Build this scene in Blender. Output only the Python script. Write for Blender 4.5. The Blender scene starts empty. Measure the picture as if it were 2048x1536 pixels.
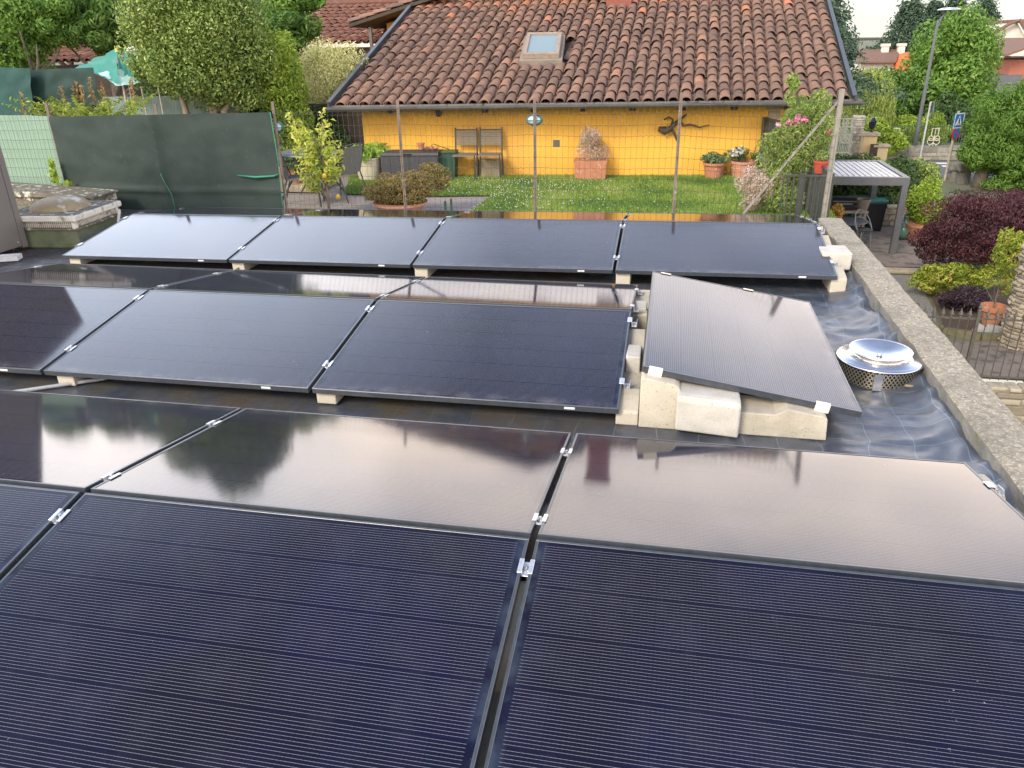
import bpy, math, random
import numpy as np
from mathutils import Vector, Matrix, noise
R = math.radians
rnd = random.Random(7)
NP = np.random.default_rng(11)
SC = bpy.context.scene
COL = SC.collection

# ------------------------------------------------------------------ camera
CAM = np.array([2.1362, -2.1348, 1.7331]); YAW, PITCH, ROLL, FPX = -0.2066, 0.4211, -0.0210, 1524.5
def _axes():
    cy, sy, cp, sp = math.cos(YAW), math.sin(YAW), math.cos(PITCH), math.sin(PITCH)
    f = np.array([sy*cp, cy*cp, -sp]); r = np.array([cy, -sy, 0.]); u = np.cross(r, f)
    cr, sr = math.cos(ROLL), math.sin(ROLL)
    return cr*r+sr*u, -sr*r+cr*u, f
CR, CU, CF = _axes()
def ray(u, v): return CF + CR*((u-1024)/FPX) - CU*((v-768)/FPX)
def atz(u, v, z): d = ray(u, v); return CAM + d*((z-CAM[2])/d[2])
def aty(u, v, y): d = ray(u, v); return CAM + d*((y-CAM[1])/d[1])
def onp(u, v, P, N): d = ray(u, v); return CAM + d*(((P-CAM)@N)/(d@N))
cam = bpy.data.cameras.new("camera"); co = bpy.data.objects.new("camera", cam); COL.objects.link(co)
co.matrix_world = Matrix([[CR[i], CU[i], -CF[i], CAM[i]] for i in range(3)] + [[0, 0, 0, 1]])
cam.sensor_width = 36; cam.lens = 36*FPX/2048; cam.clip_start = .05; cam.clip_end = 2000
SC.camera = co

# ------------------------------------------------------------------ materials
def nodes(name):
    m = bpy.data.materials.new(name); m.use_nodes = True
    nt = m.node_tree; b = nt.nodes['Principled BSDF']
    return m, nt, b
def N(nt, typ, **kw):
    n = nt.nodes.new(typ)
    for k, v in kw.items():
        if k.startswith('i_'):
            key = k[2:]; n.inputs[int(key) if key.isdigit() else key.replace('_', ' ')].default_value = v
        else: setattr(n, k, v)
    return n
def c4(c): return (c[0], c[1], c[2], 1)
def ramp(nt, fac, stops):
    r = N(nt, 'ShaderNodeValToRGB'); nt.links.new(fac, r.inputs[0])
    el = r.color_ramp.elements
    while len(el) < len(stops): el.new(.5)
    for e, (p, c) in zip(el, stops): e.position = p; e.color = c4(c) if len(c) == 3 else c
    return r.outputs[0]
def mixc(nt, fac, a, b, mode='MIX'):
    m = N(nt, 'ShaderNodeMix', data_type='RGBA', blend_type=mode)
    for s, v in ((0, fac), (6, a), (7, b)):
        if hasattr(v, 'is_linked'): nt.links.new(v, m.inputs[s])
        else: m.inputs[s].default_value = v if s == 0 else c4(v)
    return m.outputs[2]
def noi(nt, scale, detail=4, coord='Object', rough=.6, vec=None):
    t = N(nt, 'ShaderNodeTexNoise', i_Scale=scale, i_Detail=detail, i_Roughness=rough)
    if vec is None:
        tc = N(nt, 'ShaderNodeTexCoord'); vec = tc.outputs[coord]
    nt.links.new(vec, t.inputs['Vector'])
    return t.outputs[0]
def M(name, c1, c2=None, rough=.6, scale=6, lo=.35, hi=.65, metal=0, bump=0, bscale=40, spec=.5, c3=None, s3=30, lo3=.6, hi3=.7, detail=5, big=None):
    """plain weathered surface: two tones by noise, an optional third speckle tone, optional bump"""
    m, nt, b = nodes(name)
    b.inputs['Roughness'].default_value = rough; b.inputs['Metallic'].default_value = metal
    b.inputs['Specular IOR Level'].default_value = spec
    if c2 is None: c2 = tuple(x*.8 for x in c1)
    col = ramp(nt, noi(nt, scale, detail), [(lo, c1), (hi, c2)])
    if c3 is not None:
        f = ramp(nt, noi(nt, s3, 3), [(lo3, (0, 0, 0)), (hi3, (1, 1, 1))])
        col = mixc(nt, f, col, c3)
    if big is not None: # large stains: scale, colour, start, end, strength
        k = big[4]; col = mixc(nt, ramp(nt, noi(nt, big[0], 6, rough=.68), [(big[2], (0, 0, 0)), (big[3], (k, k, k))]), col, big[1])
    nt.links.new(col, b.inputs['Base Color'])
    if bump:
        bp = N(nt, 'ShaderNodeBump', i_Strength=bump, i_Distance=.02)
        nt.links.new(noi(nt, bscale, 4), bp.inputs['Height']); nt.links.new(bp.outputs[0], b.inputs['Normal'])
    return m
LB = 1.6
def leafmat(name, stops, rough=.5, trans=.4, spec=.35):
    """foliage: colour varies leaf by leaf through the mesh attribute 'v'"""
    m, nt, b = nodes(name)
    at = N(nt, 'ShaderNodeAttribute', attribute_name='v')
    col = ramp(nt, at.outputs['Fac'], [(p, tuple(min(.8, x*LB+.012) for x in c)) for p, c in stops])
    nt.links.new(col, b.inputs['Base Color']); b.inputs['Roughness'].default_value = rough
    b.inputs['Specular IOR Level'].default_value = spec
    tr = N(nt, 'ShaderNodeBsdfTranslucent'); nt.links.new(col, tr.inputs[0])
    mx = N(nt, 'ShaderNodeMixShader', i_0=trans)
    nt.links.new(b.outputs[0], mx.inputs[1]); nt.links.new(tr.outputs[0], mx.inputs[2])
    nt.links.new(mx.outputs[0], nt.nodes['Material Output'].inputs[0])
    return m

# ------------------------------------------------------------------ mesh builder
class MB:
    def __init__(s): s.v = []; s.f = []; s.a = []
    def add(s, vs, fs, val=None):
        o = len(s.v); s.v += [tuple(map(float, p)) for p in vs]; s.f += [tuple(i+o for i in f) for f in fs]
        s.a += [rnd.random() if val is None else val]*len(fs)
        return s
    def box(s, c, d, m=None):
        x, y, z = d[0]/2, d[1]/2, d[2]/2
        vs = [(-x,-y,-z),(x,-y,-z),(x,y,-z),(-x,y,-z),(-x,-y,z),(x,-y,z),(x,y,z),(-x,y,z)]
        if m is not None: vs = [tuple(m @ Vector(p)) for p in vs]
        vs = [(p[0]+c[0], p[1]+c[1], p[2]+c[2]) for p in vs]
        return s.add(vs, [(0,3,2,1),(4,5,6,7),(0,1,5,4),(1,2,6,5),(2,3,7,6),(3,0,4,7)])
    def b2(s, lo, hi): return s.box([(a+b)/2 for a, b in zip(lo, hi)], [abs(b-a) for a, b in zip(lo, hi)])
    def beam(s, p, q, w, h, up=(0,0,1)):
        p, q = Vector(p), Vector(q); d = q-p; L = d.length; d.normalize()
        up = Vector(up)
        if abs(d.dot(up)) > .95: up = Vector((0,1,0))
        x = d.cross(up).normalized(); z = x.cross(d)
        return s.box((p+q)/2, (w, L, h), Matrix((x, d, z)).transposed())
    def tube(s, pts, r, n=6, cap=True):
        pts = [Vector(p) for p in pts]; rs = r if isinstance(r, (list, tuple)) else [r]*len(pts)
        vs = []; fs = []; px = None
        for i, p in enumerate(pts):
            d = (pts[min(i+1, len(pts)-1)] - pts[max(i-1, 0)]).normalized()
            x = d.cross(Vector((0,0,1)) if abs(d.z) < .95 else Vector((1,0,0))).normalized() if px is None else (px-d*px.dot(d)).normalized()
            px = x; y = d.cross(x)
            for k in range(n):
                a = 2*math.pi*k/n; vs.append(p + (x*math.cos(a)+y*math.sin(a))*rs[i])
        for i in range(len(pts)-1):
            for k in range(n): fs.append((i*n+k, i*n+(k+1)%n, (i+1)*n+(k+1)%n, (i+1)*n+k))
        if cap: fs += [tuple(range(n))[::-1], tuple(range((len(pts)-1)*n, len(pts)*n))]
        return s.add(vs, fs)
    def lathe(s, prof, c=(0,0,0), n=24, val=None):
        vs = []; fs = []
        for r, z in prof:
            for k in range(n):
                a = 2*math.pi*k/n; vs.append((c[0]+r*math.cos(a), c[1]+r*math.sin(a), c[2]+z))
        for i in range(len(prof)-1):
            for k in range(n): fs.append((i*n+k, i*n+(k+1)%n, (i+1)*n+(k+1)%n, (i+1)*n+k))
        return s.add(vs, fs, val)
    def prism(s, poly, ext, org=(0,0,0), ax=(1,0,0), ay=(0,0,1)):
        """poly in (ax, ay), extruded by the vector ext from org"""
        ax, ay, ext, org = Vector(ax), Vector(ay), Vector(ext), Vector(org); n = len(poly)
        a = [org+ax*p[0]+ay*p[1] for p in poly]; b = [p+ext for p in a]
        return s.add(a+b, [tuple(range(n)), tuple(range(2*n-1, n-1, -1))]+[(i, i+n, (i+1) % n+n, (i+1) % n) for i in range(n)])
    def build(s, name, mat, parent=None, smooth=False, bevel=0, seg=2, loc=None, attr=False):
        me = bpy.data.meshes.new(name); me.from_pydata(s.v, [], s.f); me.update()
        if attr:
            at = me.attributes.new('v', 'FLOAT', 'FACE'); at.data.foreach_set('value', s.a)
        o = bpy.data.objects.new(name, me); COL.objects.link(o); me.materials.append(mat)
        import bmesh
        bm = bmesh.new(); bm.from_mesh(me); bmesh.ops.recalc_face_normals(bm, faces=bm.faces); bm.to_mesh(me); bm.free()
        if smooth: me.polygons.foreach_set('use_smooth', [True]*len(me.polygons))
        if bevel:
            b = o.modifiers.new('b', 'BEVEL'); b.width = bevel; b.segments = seg; b.limit_method = 'ANGLE'; b.angle_limit = R(40)
        if parent: o.parent = parent
        if loc is not None: o.location = loc
        return o
def npmesh(name, V, F, mat, parent=None, att=None, smooth=False):
    me = bpy.data.meshes.new(name); k = F.shape[1]
    me.vertices.add(len(V)); me.vertices.foreach_set('co', V.astype(np.float32).ravel())
    me.loops.add(F.size); me.loops.foreach_set('vertex_index', F.astype(np.int32).ravel())
    me.polygons.add(len(F)); me.polygons.foreach_set('loop_start', np.arange(0, F.size, k, dtype=np.int32))
    me.update(calc_edges=True)
    if att is not None:
        a = me.attributes.new('v', 'FLOAT', 'FACE'); a.data.foreach_set('value', att.astype(np.float32))
    if smooth: me.polygons.foreach_set('use_smooth', [True]*len(F))
    o = bpy.data.objects.new(name, me); COL.objects.link(o); me.materials.append(mat)
    if parent: o.parent = parent
    return o
def tag(o, label, cat=None, group=None, kind=None):
    o['label'] = label
    if cat: o['category'] = cat
    if group: o['group'] = group
    if kind: o['kind'] = kind
    return o
def thing(name, label, cat, loc=(0,0,0), group=None, rz=0):
    o = bpy.data.objects.new(name, None); COL.objects.link(o); o.location = tuple(map(float, loc)); o.rotation_euler.z = rz
    o.empty_display_size = .1
    return tag(o, label, cat, group)
def kids(o): return [c for c in bpy.data.objects if c.parent == o]
def dup(src, label=None, group=None):
    """a copy of a thing with copies of its parts and sub-parts"""
    r = src.copy(); COL.objects.link(r)
    if label: r['label'] = label
    if group: r['group'] = group
    for ch in kids(src):
        c = ch.copy(); COL.objects.link(c); c.parent = r
        for g in kids(ch):
            d = g.copy(); COL.objects.link(d); d.parent = c
    return r
def nth(k): return ['first', 'second', 'third', 'fourth', 'fifth', 'sixth'][k]

# ------------------------------------------------------------------ foliage
def leaf_arrays(P, Nn, size, aspect=.45, droop=.3, jit=.6, fold=.18, seed=0):
    """one folded diamond per point: P centres, Nn facing normals"""
    g = np.random.default_rng(seed); n = len(P)
    nn = Nn + g.normal(0, jit, (n, 3)); nn /= np.linalg.norm(nn, axis=1)[:, None]+1e-9
    t = g.normal(0, 1, (n, 3)); t[:, 2] -= droop; t -= nn*(t*nn).sum(1)[:, None]; t /= np.linalg.norm(t, axis=1)[:, None]+1e-9
    b = np.cross(nn, t); L = size*g.uniform(.6, 1.25, n)[:, None]; w = L*aspect*.5
    V = np.stack([P-t*L*.5, P+b*w-t*L*.05+nn*L*fold, P+t*L*.5, P-b*w-t*L*.05+nn*L*fold], 1).reshape(-1, 3)
    i = np.arange(n)*4
    F = np.concatenate([np.stack([i, i+1, i+2], 1), np.stack([i, i+2, i+3], 1)])
    return V, F
def blob_points(c, r, n, lumps=14, lr=.42, seed=0, shell=.55, flat=0, zmin=-1):
    """points and outward normals on lumps spread over an ellipsoid, so that the outline is uneven with gaps between clumps"""
    g = np.random.default_rng(seed); c = np.array(c, float); r = np.array(r, float)
    d = g.normal(0, 1, (lumps, 3)); d /= np.linalg.norm(d, axis=1)[:, None]
    d[:, 2] = np.maximum(d[:, 2], zmin)
    lc = d*g.uniform(.45, .78, (lumps, 1))*(1-.1*lr)
    if lumps > 3: lc[0] = 0
    ls = lr*g.uniform(.65, 1.2, lumps)
    k = g.choice(lumps, n, p=ls**2/(ls**2).sum())
    e = g.normal(0, 1, (n, 3)); e /= np.linalg.norm(e, axis=1)[:, None]
    rad = 1-(1-shell)*g.random(n)**2
    p = lc[k]+e*(ls[k]*rad)[:, None]
    return c+p*r, e/r*r.mean(), (ls[k]*0+g.random(n)*.75+.25*g.random(lumps)[k])
def foliage(name, parts, mat, parent=None, size=.06, aspect=.45, droop=.3, jit=.6, seed=0):
    Vs = []; Fs = []; A = []; o = 0
    for i, (P, Nn, a) in enumerate(parts):
        V, F = leaf_arrays(P, Nn, size, aspect, droop, jit, seed=seed+i)
        Vs.append(V); Fs.append(F+o); o += len(V); A.append(np.concatenate([a, a]))
    return npmesh(name, np.concatenate(Vs), np.concatenate(Fs), mat, parent, np.concatenate(A))
def trunk_mb(h, r, seed=0, forks=4, lean=.05, spread=.35, base=-.1):
    g = random.Random(seed); m = MB()
    top = Vector((g.uniform(-lean, lean)*h, g.uniform(-lean, lean)*h, h))
    m.tube([(0,0,base), (top.x*.3, top.y*.3, h*.35), (top.x*.7, top.y*.7, h*.7), top], [r*1.25, r, r*.8, r*.45], 8)
    for k in range(forks):
        a = g.uniform(0, 6.28); s = g.uniform(.35, .75); b = top*s
        e = b+Vector((math.cos(a)*spread*h, math.sin(a)*spread*h, h*g.uniform(.25, .45)))
        mid = (b+e)/2+Vector((math.cos(a), math.sin(a), -.3))*.05*h
        m.tube([b, mid, e], [r*.55, r*.4, r*.15], 6)
    return m
def plant(name, label, cat, loc, crown, mat, size, trunk=None, tmat=None, group=None, aspect=.45, droop=.3, jit=.6, seed=0, crown_name='crown', trunk_name='trunk'):
    """crown: list of (centre, radii, leaves, lumps, lump radius[, zmin]) in the plant's own space"""
    t = thing(name, label, cat, loc, group)
    parts = [blob_points(c[0], c[1], c[2], c[3], c[4], seed*31+i, zmin=c[5] if len(c) > 5 else -1) for i, c in enumerate(crown)]
    foliage(crown_name, parts, mat, t, size, aspect, droop, jit, seed)
    if trunk: trunk_mb(*trunk[:2], seed=seed, **(trunk[2] if len(trunk) > 2 else {})).build(trunk_name, tmat or MAT['bark'], t, smooth=True)
    return t
MAT = {}
MAT['bark'] = M('bark', (.12,.095,.07), (.2,.17,.13), .9, 8, bump=.6, bscale=30)
# ------------------------------------------------------------------ solar panels
PL, PW, PT = 1.728, 1.134, .033
def cellmat():
    m, nt, b = nodes('pv_cells')
    tc = N(nt, 'ShaderNodeTexCoord'); sx = N(nt, 'ShaderNodeSeparateXYZ'); nt.links.new(tc.outputs['Object'], sx.inputs[0])
    oi = N(nt, 'ShaderNodeObjectInfo')
    def ma(op, a, b_=None, c=None):
        n = N(nt, 'ShaderNodeMath', operation=op)
        for i, v in enumerate((a, b_, c)):
            if v is None: continue
            if hasattr(v, 'is_linked'): nt.links.new(v, n.inputs[i])
            else: n.inputs[i].default_value = v
        return n.outputs[0]
    X, Y = sx.outputs[0], sx.outputs[1]
    yc = ma('DIVIDE', ma('SUBTRACT', Y, .021), .182)
    xc = ma('DIVIDE', ma('ADD', X, .82), .0911)
    u = ma('FRACT', yc); w = ma('FRACT', xc)
    wi = ma('FRACT', ma('MULTIPLY', ma('SUBTRACT', u, .014), 16/.972))
    line = ma('LESS_THAN', ma('ABSOLUTE', ma('SUBTRACT', wi, .5)), .042)
    dash = ma('ADD', .82, ma('MULTIPLY', .18, ma('GREATER_THAN', ma('FRACT', ma('MULTIPLY', xc, 7.3)), .4)))
    inside = ma('MULTIPLY', ma('LESS_THAN', ma('ABSOLUTE', ma('SUBTRACT', u, .5)), .478), ma('LESS_THAN', ma('ABSOLUTE', ma('SUBTRACT', w, .5)), .497))
    inside = ma('MULTIPLY', inside, ma('MULTIPLY', ma('LESS_THAN', ma('ABSOLUTE', X), .83), ma('LESS_THAN', ma('ABSOLUTE', ma('SUBTRACT', Y, PW/2)), .55)))
    lm = ma('MULTIPLY', ma('MULTIPLY', line, inside), dash)
    # each cell a slightly different blue
    cid = N(nt, 'ShaderNodeCombineXYZ'); nt.links.new(ma('FLOOR', xc), cid.inputs[0]); nt.links.new(ma('FLOOR', yc), cid.inputs[1])
    nt.links.new(ma('MULTIPLY', oi.outputs['Random'], 91), cid.inputs[2])
    wn = N(nt, 'ShaderNodeTexWhiteNoise'); nt.links.new(cid.outputs[0], wn.inputs[0])
    cell = ramp(nt, wn.outputs[0], [(0, (.0040, .0044, .0165)), (.5, (.0050, .0050, .0215)), (1, (.0066, .0055, .0205))])
    mp = N(nt, 'ShaderNodeVectorMath', operation='ADD'); nt.links.new(tc.outputs['Object'], mp.inputs[0])
    off = N(nt, 'ShaderNodeCombineXYZ'); nt.links.new(ma('MULTIPLY', oi.outputs['Random'], 37), off.inputs[0]); nt.links.new(off.outputs[0], mp.inputs[1])
    big = noi(nt, 1.6, 2, vec=mp.outputs[0])
    cell = mixc(nt, ramp(nt, big, [(.4, (0, 0, 0)), (.65, (1, 1, 1))]), cell, (.0052, .0044, .0095))
    col = mixc(nt, lm, cell, (.23, .235, .26))
    # cell edge: a line with no wires, slightly bluer
    edge = ma('MULTIPLY', ma('GREATER_THAN', ma('ABSOLUTE', ma('SUBTRACT', u, .5)), .4935), ma('LESS_THAN', ma('ABSOLUTE', X), .83))
    col = mixc(nt, ma('MULTIPLY', edge, .5), col, (.005, .0055, .024))
    # dried droplets, dust and a few bird droppings
    sp = noi(nt, 60, 2, vec=mp.outputs[0]); spot = ramp(nt, sp, [(.715, (0, 0, 0)), (.745, (1, 1, 1))])
    cl = ramp(nt, noi(nt, 2.3, 2, vec=mp.outputs[0]), [(.58, (0, 0, 0)), (.70, (1, 1, 1))])
    f = mixc(nt, 1, spot, cl, 'MULTIPLY')
    col = mixc(nt, mixc(nt, 1, f, (.75, .75, .75), 'MULTIPLY'), col, (.42, .47, .5))
    dust = ramp(nt, noi(nt, 5, 6, vec=mp.outputs[0], rough=.75), [(.5, (0, 0, 0)), (.8, (.034, .034, .034))])
    col = mixc(nt, dust, col, (.35, .36, .4))
    # dirt that rain leaves along the frame
    ed = ma('MULTIPLY', ma('MAXIMUM', ma('SUBTRACT', ma('ABSOLUTE', X), PL/2-.05), 0), 9)
    en = ma('MULTIPLY', ed, ramp(nt, noi(nt, 7, 5, vec=mp.outputs[0]), [(.42, (0, 0, 0)), (.6, (1, 1, 1))]))
    col = mixc(nt, ma('MULTIPLY', en, .35), col, (.22, .32, .42))
    # silt left above the low edge
    sl = N(nt, 'ShaderNodeMapRange', i_1=.015, i_2=.085, i_3=1.0, i_4=0.0); nt.links.new(Y, sl.inputs[0])
    sf = ma('MULTIPLY', sl.outputs[0], ramp(nt, noi(nt, 9, 5, vec=mp.outputs[0]), [(.38, (0, 0, 0)), (.7, (.5, .5, .5))]))
    col = mixc(nt, sf, col, (.17, .16, .15))
    nt.links.new(col, b.inputs['Base Color'])
    b.inputs['IOR'].default_value = 1.42
    ro = ramp(nt, noi(nt, 3, 4, vec=mp.outputs[0]), [(.3, (.05, .05, .05)), (.75, (.085, .085, .085))])
    nt.links.new(ro, b.inputs['Roughness'])
    bp = N(nt, 'ShaderNodeBump', i_Strength=.010, i_Distance=.002); nt.links.new(noi(nt, 130, 2, vec=mp.outputs[0]), bp.inputs['Height'])
    nt.links.new(bp.outputs[0], b.inputs['Normal'])
    return m
MAT['cells'] = cellmat()
MAT['frame'] = M('black_anodised', (.035, .042, .05), (.05, .058, .068), .32, 30, spec=.9)
MAT['backsheet'] = M('backsheet', (.02, .02, .022), rough=.6)
MAT['alu'] = M('clamp_aluminium', (.72, .74, .75), (.6, .62, .64), .35, 40, metal=.75)
MAT['steel'] = M('bolt_steel', (.5, .5, .5), (.38, .38, .38), .35, 60, metal=.9)
MAT['plate'] = M('label_plate', (.75, .76, .76), (.65, .66, .66), .4, 60)
def proto_panel():
    t = thing('solar_panel', '', 'solar panel')
    fr = MB(); lip = .0105; h = PL/2
    fr.b2((-h, 0, -PT), (h, lip, 0)); fr.b2((-h, PW-lip, -PT), (h, PW, 0))
    fr.b2((-h, lip, -PT), (-h+lip, PW-lip, 0)); fr.b2((h-lip, lip, -PT), (h, PW-lip, 0))
    fr.build('frame', MAT['frame'], t, bevel=.0012, seg=1)
    gl = MB(); gl.b2((-h+lip, lip, -.007), (h-lip, PW-lip, -.002)); gl.build('glass', MAT['cells'], t)
    bs = MB(); bs.b2((-h+lip, lip, -.014), (h-lip, PW-lip, -.009)); bs.build('backsheet', MAT['backsheet'], t)
    st = MB(); st.b2((.575, -.0018, -.022), (.632, -.0002, -.009)); st.build('label_plate', MAT['plate'], t)
    return t
PANEL = proto_panel(); panel_used = []
def place_panel(mat, label, group):
    o = PANEL if not panel_used else dup(PANEL)
    panel_used.append(o); o.matrix_world = mat; o['label'] = label; o['category'] = 'solar panel'; o['group'] = group
    return o
# rows as surveyed: tilt, ridge y, x of joint 0, height of the low edge, turn, roll along x, ridge gap, joints
ROWS = {
 'nearest': dict(t=.1694, y=0., x=0., z=0., a=0., ro=0., g=.0263, n=(-1, 2)),
 'middle':  dict(t=.1482, y=2.6177, x=-1.5531, z=-.0333, a=.0045, ro=0., g=.030, n=(-1, 2)),
 'far':     dict(t=.1499, y=5.1478, x=-3.5364, z=-.0389, a=.0019, ro=.008, g=.012, n=(0, 4)),
}
PITCHX = 1.7527
def row_pt(r, x, yy, zz): # a point given in the row's own frame: along the row, away from the ridge, above the low edge
    a = r['a']; return Vector((r['x']+x*math.cos(a)-yy*math.sin(a), r['y']+x*math.sin(a)+yy*math.cos(a), r['z']+zz+r['ro']*x))
def slope_frame(r, side):
    """origin at the low edge under joint 0, along-row and up-slope axes; side -1 faces the camera, +1 the house"""
    t = r['t']
    if side > 0 and r is ROWS['far']: t -= .0132
    hr = PW*math.sin(r['t'])
    lo = row_pt(r, 0, side*(r['g']/2+PW*math.cos(t)), hr-PW*math.sin(t))
    hi = row_pt(r, 0, side*r['g']/2, hr)
    ex = (row_pt(r, 1, 0, 0)-row_pt(r, 0, 0, 0)).normalized()
    ey = (hi-lo).normalized(); ez = ex.cross(ey)*(1)
    if ez.z < 0: ez = -ez
    return lo, ex, ey, ez
rowname = {'nearest': 'the nearest row', 'middle': 'the middle row', 'far': 'the far row by the garden fence'}
MAT['conc'] = M('ballast_concrete', (.54, .49, .39), (.44, .40, .315), .9, 5, bump=.22, bscale=130, c3=(.19, .16, .115), s3=120, lo3=.64, hi3=.69, big=(3.5, (.26, .235, .18), .5, .75, .6))
MAT['concpale'] = M('pale_concrete', (.56, .53, .47), (.46, .44, .39), .92, 9, bump=.3, bscale=140, c3=(.30, .275, .22), s3=110, lo3=.6, hi3=.7)
def clamp_proto(end):
    t = thing('panel_clamp', '', 'clamp'); b = MB(); g = .0125
    if not end:
        b.box((-.0185, 0, .002), (.0135, .062, .0035)); b.box((.0185, 0, .002), (.0135, .062, .0035))
        b.b2((-g, -.031, -.014), (-g+.0025, .031, .0037)); b.b2((g-.0025, -.031, -.014), (g, .031, .0037)); b.b2((-g, -.031, -.0145), (g, .031, -.0118))
    else:
        b.b2((-.016, -.031, .0005), (.013, .031, .004)); b.b2((.0095, -.031, -.034), (.013, .031, .0004)); b.b2((.0131, -.031, -.034), (.045, .031, -.031))
        b.b2((.042, -.031, -.0308), (.045, .031, -.006))
    b.build('bracket', MAT['alu'], t, bevel=.0008, seg=1)
    x = 0 if not end else .028; z = -.0118 if not end else -.031
    s = MB(); s.lathe([(0, z+.016), (.0065, z+.016), (.0065, z+.006), (.0105, z+.0055), (.0105, z+.0002), (0, z+.0002)], (x, 0, 0), 8); s.build('bolt', MAT['steel'], t)
    return t
CL = {False: None, True: None}
def place_clamp(end, mat, label, group):
    if CL[end] is None: CL[end] = o = clamp_proto(end)
    else: o = dup(CL[end])
    o.matrix_world = mat; o['label'] = label; o['group'] = group; o['category'] = 'clamp'
def basis(ex, ey, ez, o): return Matrix(((ex.x, ey.x, ez.x, o.x), (ex.y, ey.y, ez.y, o.y), (ex.z, ey.z, ez.z, o.z), (0, 0, 0, 1)))
FLOOR = -.143
def ballast(name, label, top0, th=.118, length=.96, h0=.10, h1=.285, dip=.10, group='ballast blocks under the solar panels'):
    """a concrete support: low seat in front, a dip, a high seat; runs along local +y, centred on x"""
    t = tag(MB().prism([(0, 0), (0, h0), (.012, h0+.010), (.21, h0+.047), (.285, dip), (.62, dip), (.70, h1-.05), (length-.012, h1), (length, h1-.012), (length, 0)],
                       (th, 0, 0), (-th/2, 0, 0), (0, 1, 0), (0, 0, 1)).build(name, MAT['conc'], bevel=.006, seg=2), label, 'concrete block', group)
    return t
for rn, r in ROWS.items():
    lo_n, hi_n = r['n']
    nm = rowname[rn]
    for side in (-1, 1):
        o, ex, ey, ez = slope_frame(r, side)
        face = 'facing the camera' if side < 0 else 'facing the house'
        cols = list(range(lo_n, hi_n))
        for k in cols:
            cen = o+ex*((k+.5)*PITCHX)
            mx = basis(ex, ey, ez, cen) if side < 0 else basis(-ex, ey, ez, cen)
            if rn == 'far': pos = f'{nth(k)} from the left'
            else: pos = {-1: 'left one of three', 0: 'middle one of three', 1: 'right one of three'}[k]
            look = 'black solar panel'
            place_panel(mx, f'{look}, {pos}, in {nm}, slope {face}'.replace(' by the garden fence', '').replace('facing the yellow house', 'facing the house'), f'solar panels of {nm}'.replace(' by the garden fence', ''))
        for k in range(lo_n, hi_n+1):
            end = k == hi_n or k == lo_n and rn == 'far'
            if rn == 'nearest' and k == -1: continue
            if rn == 'middle' and k == -1 and side < 0: continue
            for fr, wh in ((.885, 'ridge end'), (.24, 'low end')):
                left = k == lo_n and (rn != 'nearest')
                xo = k*PITCHX
                if k == hi_n: xo -= .0125
                if left and end or (rn == 'middle' and k == -1): xo += .0125
                p = o+ex*xo+ey*(fr*PW)+ez*.0005
                e2 = (rn == 'middle' and k == -1) or end
                mx = basis(-ex if (left and e2) else ex, -ey if (left and e2) else ey, ez, p)
                if e2: w = f'silver end clamp, {"left" if left else "right"} end of {nm}'
                else: w = f'silver clamp, {nth(k if rn != "far" else k-1)} joint of {nm}'
                place_clamp(e2, mx, f'{w.replace(" by the garden fence", "")}, {wh}, slope {face}', 'panel clamps')
        # supports
        for k in range(lo_n, hi_n+1):
            if (rn == 'nearest' and k < 0) or (rn == 'middle' and k < 0 and side < 0): continue
            off = .075
            if k == hi_n: off = .03 if rn != 'far' else .012
            if k == lo_n and rn == 'far': off = .11
            if rn == 'nearest': off = 0
            if rn == 'middle' and k == 0: off = .12
            if side > 0 and k < hi_n: off = .0 if rn != 'far' else .02
            z0 = o.z+ex.z*(k*PITCHX+off)-FLOOR
            h0 = z0-PT-.004; t = r['t']
            h1 = h0+math.sin(t)*.9
            p = o+ex*(k*PITCHX+off)
            if k == hi_n: wh = 'right end'
            elif k == lo_n: wh = 'left end'
            else: wh = f'{nth(k-lo_n-1)} joint'
            if rn == 'nearest' and k == 0: wh = 'left joint'
            if rn == 'nearest' and k == 1: wh = 'right joint'
            b = ballast('ballast_block', f'cream concrete block under the {wh}, {nm}, slope {face}'.replace(' by the garden fence', ''), 0, h0=h0, h1=h1)
            ang = math.atan2(ey.y, ey.x)-math.pi/2
            q = p+Vector((ey.x, ey.y, 0)).normalized()*.035
            b.location = (q.x, q.y, FLOOR); b.rotation_euler.z = ang
# ---- the loose panel on its own pair of blocks, turned a quarter
O = Vector((2.04, 1.582, .185)); B_ = Vector((3.158, 1.589, -.002)); D_ = Vector((2.03, 3.31, .211))
ey = -(B_-O).normalized(); ex0 = (D_-O); ex0 = (ex0-ey*ex0.dot(ey)).normalized(); ez = ex0.cross(ey)
if ez.z < 0: ez = -ez
cen = O-ey*PW+ex0*PL/2
place_panel(basis(ex0, ey, ez, cen), 'single loose solar panel turned sideways, leaning to the right on concrete blocks with cream pads', 'solar panels set apart').scale = (1, .985, 1)
def side_block(y0, y1, label):
    prof = [(2.05, FLOOR), (2.05, .128), (2.062, .143), (2.225, .114), (2.245, .10), (2.30, -.016), (2.735, -.016), (2.79, .019), (2.965, -.012), (2.985, -.024), (2.993, FLOOR)]
    return tag(MB().prism(prof, (0, y1-y0, 0), (0, y0, 0), (1,0,0), (0,0,1)).build('ballast_block', MAT['conc'], bevel=.006, seg=2), label, 'concrete block', 'ballast blocks under the solar panels')
side_block(1.52, 1.74, 'long notched cream concrete block in front, carrying the near edge of the loose panel')
side_block(3.06, 3.25, 'long notched concrete block carrying the far edge of the loose panel')
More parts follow.
